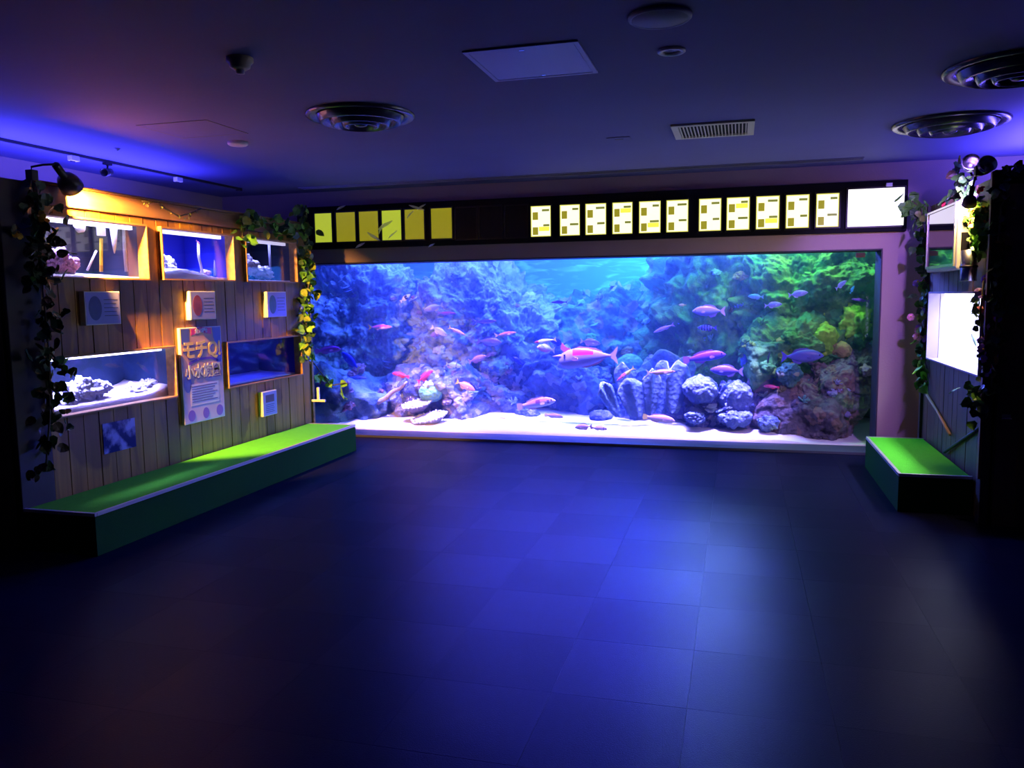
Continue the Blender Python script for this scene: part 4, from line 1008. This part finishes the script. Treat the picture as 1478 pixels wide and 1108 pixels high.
ol = FM('fish_olive', (.10, .18, .12), (.3, .4, .3)); dobj('body', fish_body(interp(SHAPES['wrasse'][0], 14)), ol, fish_t); dobj('tail_fin', fin_mesh('tail_fin', SHAPES['wrasse'][1]), ol, fish_t); dobj('dorsal_fin', fin_mesh('dorsal_fin', SHAPES['wrasse'][2]), ol, fish_t)
# television
tv = thing('television', 'old silver television with a glossy dark screen on the right panelling', 'television', (XQ - .001, 6.70, 1.64))
box('casing', -.105, 0, -.46, .46, 0, .47, mat('tv_silver', (.55, .53, .5), .35, metal=.4), tv, .014)
box('screen', -.109, -.1052, -.40, .43, .045, .445, mat('tv_screen', (.012, .012, .02), .03, spec=1.0, ior=2.4), tv)
bm = bmesh.new()
for a in ((-.43, .45, .445, .46), (-.43, .45, .025, .045), (-.43, -.40, .045, .445), (.43, .45, .045, .445)): bx(bm, -.116, -.1052, a[0], a[1], a[2], a[3])
mobj('bezel', bm, mat('tv_bezel', (.6, .58, .56), .25, metal=.7), tv)
box('speaker_grille', -.08, -.03, -.4635, -.4605, .10, .25, m_black, tv)
# steel pipe
sp_ = thing('duct_pipe', 'shiny steel pipe end under the lit foliage', 'pipe', (1.45, 6.02, 1.56))
bm = bmesh.new(); lathe(bm, [(.0, 0), (.05, 0), (.05, .20), (.046, .20), (.046, .18), (0, .18)], 20); mobj('pipe', bm, m_chrome, sp_, True)
bm = bmesh.new(); lathe(bm, [(.052, .085), (.055, .085), (.055, .10), (.052, .10)], 20); mobj('band', bm, m_dark, sp_, True)
stick('wooden_stick', 'pale bare stick leaning on the right panelling above the bench', 'stick', [at(1338, 570, 0, XQ - .02), at(1352, 592, 0, XQ - .012), at(1371, 627, 0, XQ - .02)], .011, mat('stick_wood', (.5, .28, .16), .6))
stick('wooden_stick', 'dark bare stick leaning across the lower right panelling', 'stick', [at(1363, 652, 0, XQ - .02), at(1390, 634, 0, XQ - .012), at(1421, 613, 0, XQ - .02)], .012, m_post)
o = thing('price_holder', 'small clear card holder on the dark end boards', 'holder', (1.628, 5.718, .705)); box('clip', -.028, .028, -.012, -.001, -.012, -.006, m_chrome, o); box('card', -.025, .025, -.006, -.003, -.006, .016, mat('card_grey', (.35, .33, .4), .5), o)
# white tee bracket at the end of the left panelling
tb = thing('tee_bracket', 'white inverted tee bracket at the far post of the panelling', 'bracket', (XP + .01, Y1 - .19, 0)); tb.location = at(460, 578, 1, 7.36)
box('foot', -.075, .075, -.012, .012, -.012, .012, m_white, tb, .003); box('stem', -.014, .012, -.010, .010, .012, .135, m_white, tb, .003)

# ------------------------------------------------------------------ lamps
def shade_lamp(name, label, base, head, aim, power, col, cone, mshade, blend=.6, k=1):
    t = thing(name, label, 'lamp', base); B = Vector(base); Hd = Vector(head); d = (Vector(aim) - Hd).normalized()
    q = d.to_track_quat('Z', 'Y').to_matrix().to_4x4(); T = Matrix.Translation(Hd - B) @ q @ Matrix.Scale(k, 4)
    bm = bmesh.new(); lathe(bm, [(.0, -.16), (.018, -.16), (.024, -.15), (.024, -.06), (.03, -.05)], 20, T); mobj('socket', bm, m_dark, t, True)
    bm = bmesh.new(); lathe(bm, [(.028, -.055), (.05, -.035), (.065, .0), (.072, .055), (.069, .055), (.062, .0), (.046, -.03), (.024, -.05)], 24, T); mobj('shade', bm, mshade, t, True)
    bm = bmesh.new(); lathe(bm, [(0, .035), (.02, .03), (.03, .01), (.024, -.02), (.014, -.045), (0, -.047)], 16, T); mobj('bulb', bm, mat('bulb_' + name, (1, .9, .7), .4, emit=col, es=6), t, True)
    mid = (Hd - B) - d * .16 * k
    bm = bmesh.new(); tube(bm, [(0, 0, .0), (0, 0, .03), mid * .5 + Vector((0, 0, .02)), mid], .007, 8); mobj('arm', bm, m_dark, t, True)
    box('clamp', -.025, .025, -.025, .025, -.05, .012, m_dark, t, .004)
    spot(name + '_light', Hd + d * .06, aim, power, col, cone, blend, .03)
    return t
spot('violet_reflector_light', (1.40, 5.98, 2.33), (1.36, 8.02, 1.35), 210, (.34, .17, 1), 62, .5, .03)
WARM = (1, .46, .09)
shade_lamp('clip_spotlight', 'black clip spotlight on the corner post shining along the wood panelling', (-4.12, 4.08, 2.282), at(98, 262, 0, -4.06), (-4.85, 7.0, .5), 1300, WARM, 68, m_dark, .35)
shade_lamp('foliage_spotlight', 'small dark shaded lamp lighting the flowers on the right post', (1.44, 5.84, 2.262), at(1400, 289, 0, 1.425), (1.44, 6.45, 1.4), 55, (1, .62, .26), 155, mat('shade_brown', (.12, .05, .05), .5), .6, .62)
for nm, lab, px, py, rx in (('reflector_lamp', 'polished reflector lamp head beside the red flowers above the post', 1401, 238, -.5), ('reflector_lamp', 'polished reflector lamp head at the very top of the post', 1421, 241, .5)):
    c = at(px, py, 0, 1.47); t = thing(nm, lab, 'lamp', c, (R(70), rx, 0))
    bm = bmesh.new(); lathe(bm, [(0, -.05), (.03, -.05), (.045, -.02), (.056, .05), (.053, .05), (.042, -.015), (0, -.04)], 20); mobj('reflector', bm, m_chrome, t, True)
    bm = bmesh.new(); lathe(bm, [(0, -.09), (.018, -.09), (.02, -.05), (0, -.049)], 14); mobj('socket', bm, m_dark, t, True)
    bm = bmesh.new(); tube(bm, [(0, 0, -.085), (0, -.04 if rx < 0 else -.03, -.1), (0, -.06, -.06)], .008, 8); mobj('bracket', bm, m_dark, t, True)

# ------------------------------------------------------------------ ceiling fittings
def diffuser(label, x, y, r):
    t = thing('ceiling_diffuser', label, 'air diffuser', (x, y, HC))
    m = mat('diffuser_paint', (.10, .10, .14), .25, metal=.5)
    def ring(nm, prof):
        bm = bmesh.new(); lathe(bm, [(a * r, z) for a, z in prof], 48); mobj(nm, bm, m, t, True)
    ring('flange', [(1.0, -.001), (1.0, -.012), (.96, -.022), (.80, -.010), (.78, -.001)])
    ring('cone', [(.80, -.015), (.74, -.05), (.70, -.055), (.58, -.018), (.56, -.004)])
    ring('cone', [(.58, -.03), (.52, -.07), (.49, -.072), (.38, -.03), (.36, -.01)])
    ring('cone', [(.38, -.04), (.32, -.075), (.29, -.077), (.20, -.03), (.18, -.01)])
    ring('centre_cap', [(0, -.075), (.10, -.07), (.15, -.05), (.15, -.02)])
    bm = bmesh.new(); lathe(bm, [(0, -.002), (.97 * r, -.002)], 48); mobj('throat', bm, m_black, t)
diffuser('round ceiling air diffuser alone beside the square access panel', -2.28, 4.78, .335)
diffuser('round ceiling air diffuser over the short turf bench', 1.36, 6.28, .365)
diffuser('round ceiling air diffuser nearest the dark end boards', 1.36, 4.84, .36)
ap = thing('access_panel', 'square pale access panel in the ceiling', 'ceiling panel', (-.982, 3.997, HC))
m_ap = mat('panel_pale', (.5, .5, .8), .45); bm = bmesh.new(); w = .272
for a in ((-w, w, -w, -w + .022), (-w, w, w - .022, w), (-w, -w + .022, -w + .022, w - .022), (w - .022, w, -w + .022, w - .022)): bx(bm, a[0], a[1], a[2], a[3], -.008, -.0005)
mobj('frame', bm, m_ap, ap); box('door', -w + .025, w - .025, -w + .025, w - .025, -.006, -.0005, m_ap, ap)
for a in (-1, 1): box('latch', -.012, .012, a * (w - .05) - .006, a * (w - .05) + .006, -.008, -.006, m_chrome, ap)
vt = thing('ceiling_grille', 'cream rectangular slatted air grille in the ceiling', 'air grille', (-.19, 5.97, HC))
m_cr = mat('grille_cream', (.75, .68, .45), .5); bm = bmesh.new(); a_, b_ = .272, .245
for a in ((-a_, a_, -b_, -b_ + .045), (-a_, a_, b_ - .045, b_), (-a_, -a_ + .045, -b_ + .045, b_ - .045), (a_ - .045, a_, -b_ + .045, b_ - .045)): bx(bm, a[0], a[1], a[2], a[3], -.014, -.0005)
mobj('frame', bm, m_cr, vt); box('duct', -a_ + .045, a_ - .045, -b_ + .045, b_ - .045, -.002, -.0005, m_black, vt)
for k in range(20):
    o = box('slat', -.0035, .0035, -b_ + .045, b_ - .045, -.014, -.003, m_cr, vt); o.location.x = -a_ + .055 + k * (2 * a_ - .11) / 19
def disc(name, label, cat, x, y, prof, m, parts=()):
    t = thing(name, label, cat, (x, y, HC)); bm = bmesh.new(); lathe(bm, prof, 32); mobj('body', bm, m, t, True)
    for nm, pr, mm in parts:
        bm = bmesh.new(); lathe(bm, pr, 24); mobj(nm, bm, mm, t, True)
    return t
m_grey = mat('fitting_grey', (.38, .38, .46), .5)
disc('ceiling_speaker', 'flat round speaker grille in the ceiling next to the access panel', 'speaker', -.33, 3.515, [(.124, -.0005), (.124, -.010), (.115, -.016), (0, -.018)], mat('speaker_grey', (.22, .22, .28), .6), [('rim', [(.124, -.001), (.13, -.001), (.13, -.012), (.122, -.018), (.115, -.0165)], m_grey)])
disc('downlight', 'small recessed downlight with a white ring in the ceiling', 'downlight', -.322, 4.015, [(.04, -.001), (.066, -.001), (.066, -.008), (.06, -.012), (.042, -.010), (.04, -.003)], m_white, [('lens', [(.04, -.002), (0, -.002)], mat('lens_dark', (.25, .2, .12), .3))])
disc('smoke_detector', 'domed cream smoke detector on the dark part of the ceiling', 'smoke detector', -2.28, 3.50, [(.062, -.0005), (.062, -.018), (.05, -.03), (.046, -.045), (.03, -.055), (0, -.057)], mat('detector_cream', (.55, .48, .30), .5), [('sensor', [(.02, -.055), (.02, -.072), (0, -.075)], m_grey)])
disc('ceiling_detector', 'flat white round detector near the square hatch outline', 'detector', -3.50, 5.30, [(.072, -.0005), (.072, -.016), (.06, -.026), (0, -.028)], mat('puck_white', (.75, .65, .75), .5))
disc('sprinkler_head', 'small ceiling sprinkler near the blue glow', 'sprinkler', *at(169, 214, 2, HC)[:2], [(.022, -.0005), (.022, -.006), (.01, -.012), (.01, -.02), (0, -.022)], m_grey)
bm = bmesh.new(); hx0, hx1, hy0, hy1 = -3.773, -3.25, 4.588, 5.05
for a in ((hx0, hx1, hy0, hy0 + .012), (hx0, hx1, hy1 - .012, hy1), (hx0, hx0 + .012, hy0 + .012, hy1 - .012), (hx1 - .012, hx1, hy0 + .012, hy1 - .012)): bx(bm, a[0], a[1], a[2], a[3], HC - .003, HC - .0005)
ha = thing('ceiling_hatch', 'square hatch outline painted like the ceiling', 'hatch'); mobj('seam_frame', bm, mat('hatch_seam', (.12, .12, .17), .6), ha); box('door', hx0 + .013, hx1 - .013, hy0 + .013, hy1 - .013, HC - .0025, HC - .0004, m_ceil, ha)
pl = thing('blank_plate', 'small blank plate in the ceiling beside the slatted grille', 'plate', (-.86, 6.10, HC)); box('plate', -.085, .085, -.07, .07, -.006, -.0005, m_ceil, pl, .002); box('screw', -.03, .03, -.008, .008, -.008, -.006, m_dark, pl)
tr = thing('lighting_track', 'black lighting track on the ceiling over the left display', 'track', (-4.915, 0, HC)); box('rail', -.012, .012, 2.4, 7.4, -.02, -.0005, m_dark, tr); box('end_cap', -.02, .02, 7.40, 7.45, -.03, -.0005, m_dark, tr)
for px, py, lab in ((106, 226, 'white track adapter closer to the corner post'), (257, 256, 'white track adapter closer to the back wall')):
    c = at(px, py, 0, -4.915); t = thing('track_adapter', lab, 'adapter', (-4.915, c.y, HC - .021)); box('block', -.022, .022, -.04, .04, -.04, 0, m_white, t, .004); box('lever', -.006, .006, -.03, .01, -.046, -.04, m_dark, t)
c = at(155, 238, 0, -4.915); t = thing('track_spotlight', 'unlit black spotlight hanging on the ceiling track', 'spotlight', (-4.915, c.y, HC - .021))
box('adapter', -.018, .018, -.035, .035, -.018, 0, m_dark, t); bm = bmesh.new(); tube(bm, [(0, 0, -.018), (0, 0, -.06)], .008, 8); mobj('stem', bm, m_dark, t)
bm = bmesh.new(); lathe(bm, [(0, -.06), (.03, -.055), (.034, .05), (.03, .05), (.028, -.04), (0, -.045)], 18, Matrix.Translation((0, -.01, -.075)) @ Euler((R(100), 0, .3)).to_matrix().to_4x4()); mobj('head', bm, m_dark, t, True)
c = at(136, 253, 0, XL + .02); t = thing('wall_switch_cord', 'white cord pull with two cables on the wall behind the clip spotlight', 'cord', (XL, c.y, 2.2)); box('grip', .005, .03, -.012, .012, .13, .27, m_white, t, .004)
bm = bmesh.new(); tube(bm, [(.012, -.02, .0), (.012, -.022, .3)], .004, 6); tube(bm, [(.012, .0, .0), (.012, .0, .13)], .004, 6); mobj('cable', bm, m_dark, t)

# ------------------------------------------------------------------ vines
def leaf_mesh(kind, m):
    bm = bmesh.new()
    if kind == 0: out = [(0, 0), (.35, -.1), (.55, .18), (.42, .42), (.3, .62), (.12, .72), (0, 1.0)]
    elif kind == 1: out = [(0, 0), (.28, .1), (.4, .35), (.32, .65), (.15, .88), (0, 1.0)]
    else: out = [(0, 0), (.4, .02), (.5, .3), (.5, .55), (.3, .7), (.18, .85), (0, .9)]
    mid = [bm.verts.new((0, y, .08 * math.sin(y * 3))) for _, y in out]
    for s_ in (-1, 1):
        ed = [bm.verts.new((s_ * x, y, -.16 * x + .06 * math.sin(y * 5))) for x, y in out]
        for i in range(len(out) - 1):
            f = [mid[i], mid[i + 1], ed[i + 1], ed[i]]
            u = []
            for v in f:
                if not any((v.co - w_.co).length < 1e-6 for w_ in u): u.append(v)
            if len(u) > 2: bm.faces.new(u if s_ < 0 else u[::-1])
    bmesh.ops.remove_doubles(bm, verts=bm.verts[:], dist=1e-5)
    me = bpy.data.meshes.new('leaf'); bm.to_mesh(me); bm.free(); me.materials.append(m); return me
def flower_mesh(m, mc):
    bm = bmesh.new()
    for k in range(6):
        T = Matrix.Rotation(k * math.pi / 3, 4, 'Z') @ Matrix.Rotation(-.5, 4, 'X')
        v = [bm.verts.new(T @ Vector(q)) for q in ((-.08, .06, 0), (.08, .06, 0), (.28, .35, .04), (.18, .6, .0), (0, .66, -.04), (-.18, .6, 0), (-.28, .35, .04))]
        bm.faces.new(v)
    n0 = len(bm.faces); bmesh.ops.create_icosphere(bm, subdivisions=1, radius=.13, matrix=Matrix.Translation((0, 0, .04)))
    for i, f in enumerate(bm.faces): f.material_index = 0 if i < n0 else 1
    me = bpy.data.meshes.new('flower'); bm.to_mesh(me); bm.free(); me.materials.append(m); me.materials.append(mc); return me
def leaf_mat(name, col):
    m = mat(name, col, .45, var=.3, vscale=3); return m
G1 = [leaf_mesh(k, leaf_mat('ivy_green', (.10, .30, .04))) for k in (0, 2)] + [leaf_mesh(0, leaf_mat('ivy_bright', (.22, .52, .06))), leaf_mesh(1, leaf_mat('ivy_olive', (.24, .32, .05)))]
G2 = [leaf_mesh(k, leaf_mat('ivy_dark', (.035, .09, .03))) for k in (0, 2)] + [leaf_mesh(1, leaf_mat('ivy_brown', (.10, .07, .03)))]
m_yc = mat('flower_centre', (.6, .4, .05), .6)
FL = {k: flower_mesh(mat('petal_' + k, c, .6), m_yc) for k, c in {'yellow': (.95, .62, .03), 'red': (.85, .04, .05), 'pink': (.85, .28, .42), 'white': (.85, .80, .82), 'violet': (.35, .16, .7)}.items()}
m_stem = mat('vine_stem', (.10, .08, .04), .7)
def vine(label, paths, n, size, leaves, spreadv, flowers=(), nf=0, out=(0, 0, 0), seed=1, fzone=None):
    rd_ = random.Random(seed); base = Vector(paths[0][0]); t = thing('ivy_vine', label, 'vine', base)
    bm = bmesh.new()
    for pth in paths: tube(bm, [Vector(q) - base for q in pth], .006, 6)
    mobj('stem', bm, m_stem, t, True)
    tot = [sum((Vector(b) - Vector(a)).length for a, b in zip(p_, p_[1:])) for p_ in paths]
    def pick(z=None):
        p_ = rd_.choices(paths, tot)[0]; k = rd_.randrange(len(p_) - 1); u = rd_.random()
        return Vector(p_[k]).lerp(Vector(p_[k + 1]), u)
    for k in range(n + nf):
        q = pick() + Vector((rd_.gauss(0, spreadv[0]), rd_.gauss(0, spreadv[1]), rd_.gauss(0, spreadv[2]))) + Vector(out)
        isf = k >= n
        if isf and fzone:
            for _ in range(40):
                if fzone[0] < q.z < fzone[1]: break
                q = pick() + Vector((rd_.gauss(0, spreadv[0]), rd_.gauss(0, spreadv[1]), rd_.gauss(0, spreadv[2]))) + Vector(out)
        o = dobj('flower' if isf else 'leaf', FL[rd_.choice(flowers)] if isf else rd_.choice(leaves), None, t)
        o.location = q - base; s_ = size * rd_.uniform(.7, 1.3); o.scale = (s_, s_, s_)
        if isf: o.rotation_euler = (R(70) + rd_.gauss(0, .4), rd_.gauss(0, .3), rd_.gauss(0, .6) + (R(40) if q.x < -2 else R(-25)))
        else: o.rotation_euler = (R(-100) + rd_.gauss(0, .6), rd_.gauss(0, .6), rd_.gauss(0, .9) + (R(50) if q.x < -2 else R(-30)))
    return t
def L_(px, py, x=XP + .06): return tuple(at(px, py, 0, x))
def B_(px, py, y=7.5): return tuple(at(px, py, 1, y))
def Q_(px, py, x=XQ - .06): return tuple(at(px, py, 0, x))
vine('leafy green vine hanging down the far post with two yellow flowers', [[L_(436, 298), L_(440, 350), L_(446, 400), L_(442, 450), L_(443, 520)]], 170, .075, G1 + G2[:2], (.02, .07, .03), ('yellow',), 3, seed=3, fzone=(1.78, 1.95))
vine('ivy draped along the header over the dim teal tank', [[L_(348, 318), L_(375, 318), L_(405, 328), L_(436, 330)], [L_(350, 315), L_(350, 345)]], 62, .075, G1 + G2[:1], (.02, .04, .045), seed=4)
vine('thin trailing ivy sprig over the window beside the tee bracket', [[B_(444, 512, 7.44), B_(450, 520, 7.6), B_(462, 536, 7.7), B_(480, 560, 7.75)], [B_(462, 536, 7.7), B_(452, 545, 7.65)], [B_(480, 556, 7.75), B_(500, 552, 7.78)]], 15, .085, [G1[2]], (.04, .02, .045), seed=6)
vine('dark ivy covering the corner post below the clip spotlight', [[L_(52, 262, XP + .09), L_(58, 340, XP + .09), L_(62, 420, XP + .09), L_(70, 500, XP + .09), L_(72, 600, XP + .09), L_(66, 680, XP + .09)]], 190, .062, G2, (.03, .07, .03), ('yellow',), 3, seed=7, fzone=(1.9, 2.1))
vine('bright leaf sprigs of ivy before the long tank of grey rocks', [[L_(72, 508, XP + .10), L_(86, 522, XP + .1), L_(92, 540, XP + .1)], [L_(74, 560, XP + .1), L_(90, 572, XP + .1)]], 18, .06, [G1[0], G1[2]] + G2[:1], (.02, .04, .03), seed=8)
vine('dry rope like vine looped along the header board', [[L_(205, 290, XP + .075), L_(228, 292, XP + .075), L_(240, 302, XP + .08), L_(258, 312, XP + .08), L_(275, 308, XP + .08), L_(290, 301, XP + .075)]], 26, .022, [G2[2], G1[3]], (.006, .012, .008), seed=9)
vine('flowering vine down the far edge of the right panelling', [[B_(1330, 300, 7.60), B_(1335, 360, 7.60), B_(1338, 420, 7.60), B_(1334, 480, 7.60), B_(1332, 560, 7.60)]], 120, .07, G1[:2] + G2[:2] + G1[3:], (.035, .03, .03), ('pink', 'white', 'pink', 'violet'), 16, seed=10, fzone=(1.1, 1.65))
vine('bright green clump of ivy beside the big white lit panel', [[B_(1316, 290, 7.66), B_(1330, 300, 7.66), B_(1322, 320, 7.66)]], 26, .085, G1[:3], (.04, .02, .05), seed=11)
vine('green leafy spray hanging under the white lit tank corner', [[B_(1334, 520, 7.52), B_(1342, 548, 7.50), B_(1346, 566, 7.50)]], 26, .075, [G1[0], G1[2], G1[2]], (.03, .02, .03), seed=12)
vine('bushy foliage with red flowers lit by the small shaded lamp', [[Q_(1390, 268, 1.49), Q_(1400, 290, 1.49), Q_(1414, 310, 1.49), Q_(1416, 340, 1.49), Q_(1410, 366, 1.49)], [Q_(1400, 312, 1.49), Q_(1425, 318, 1.49)]], 190, .055, G1[:3], (.015, .06, .045), ('red', 'red', 'pink', 'white'), 16, seed=13, fzone=(1.9, 2.2))
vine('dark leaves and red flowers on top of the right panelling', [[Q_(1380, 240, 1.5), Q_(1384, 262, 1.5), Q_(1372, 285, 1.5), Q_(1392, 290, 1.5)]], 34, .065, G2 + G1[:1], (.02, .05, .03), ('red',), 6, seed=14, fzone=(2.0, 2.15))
vine('dark ivy over the edge of the right corner post', [[(1.54, 5.69, 2.24), (1.53, 5.69, 1.8), (1.54, 5.69, 1.3), (1.53, 5.69, .85)], [(1.53, 5.70, 2.24), (1.75, 5.72, 2.25), (1.9, 5.74, 2.24)]], 170, .055, G2, (.025, .012, .03), ('violet', 'red'), 5, seed=15, fzone=(1.0, 1.5))
vine('ivy clump under the near lower corner of the white lit tank', [[Q_(1400, 560), Q_(1412, 575), Q_(1408, 590)]], 34, .06, [G1[0], G2[0], G2[1]], (.02, .06, .04), seed=16)
vine('violet flowers trailing over the near edge of the white lit tank', [[Q_(1420, 405, 1.48), Q_(1415, 450, 1.48), Q_(1420, 500, 1.48), Q_(1419, 535, 1.48)]], 30, .05, G2, (.015, .035, .03), ('violet', 'pink', 'violet'), 14, seed=17)
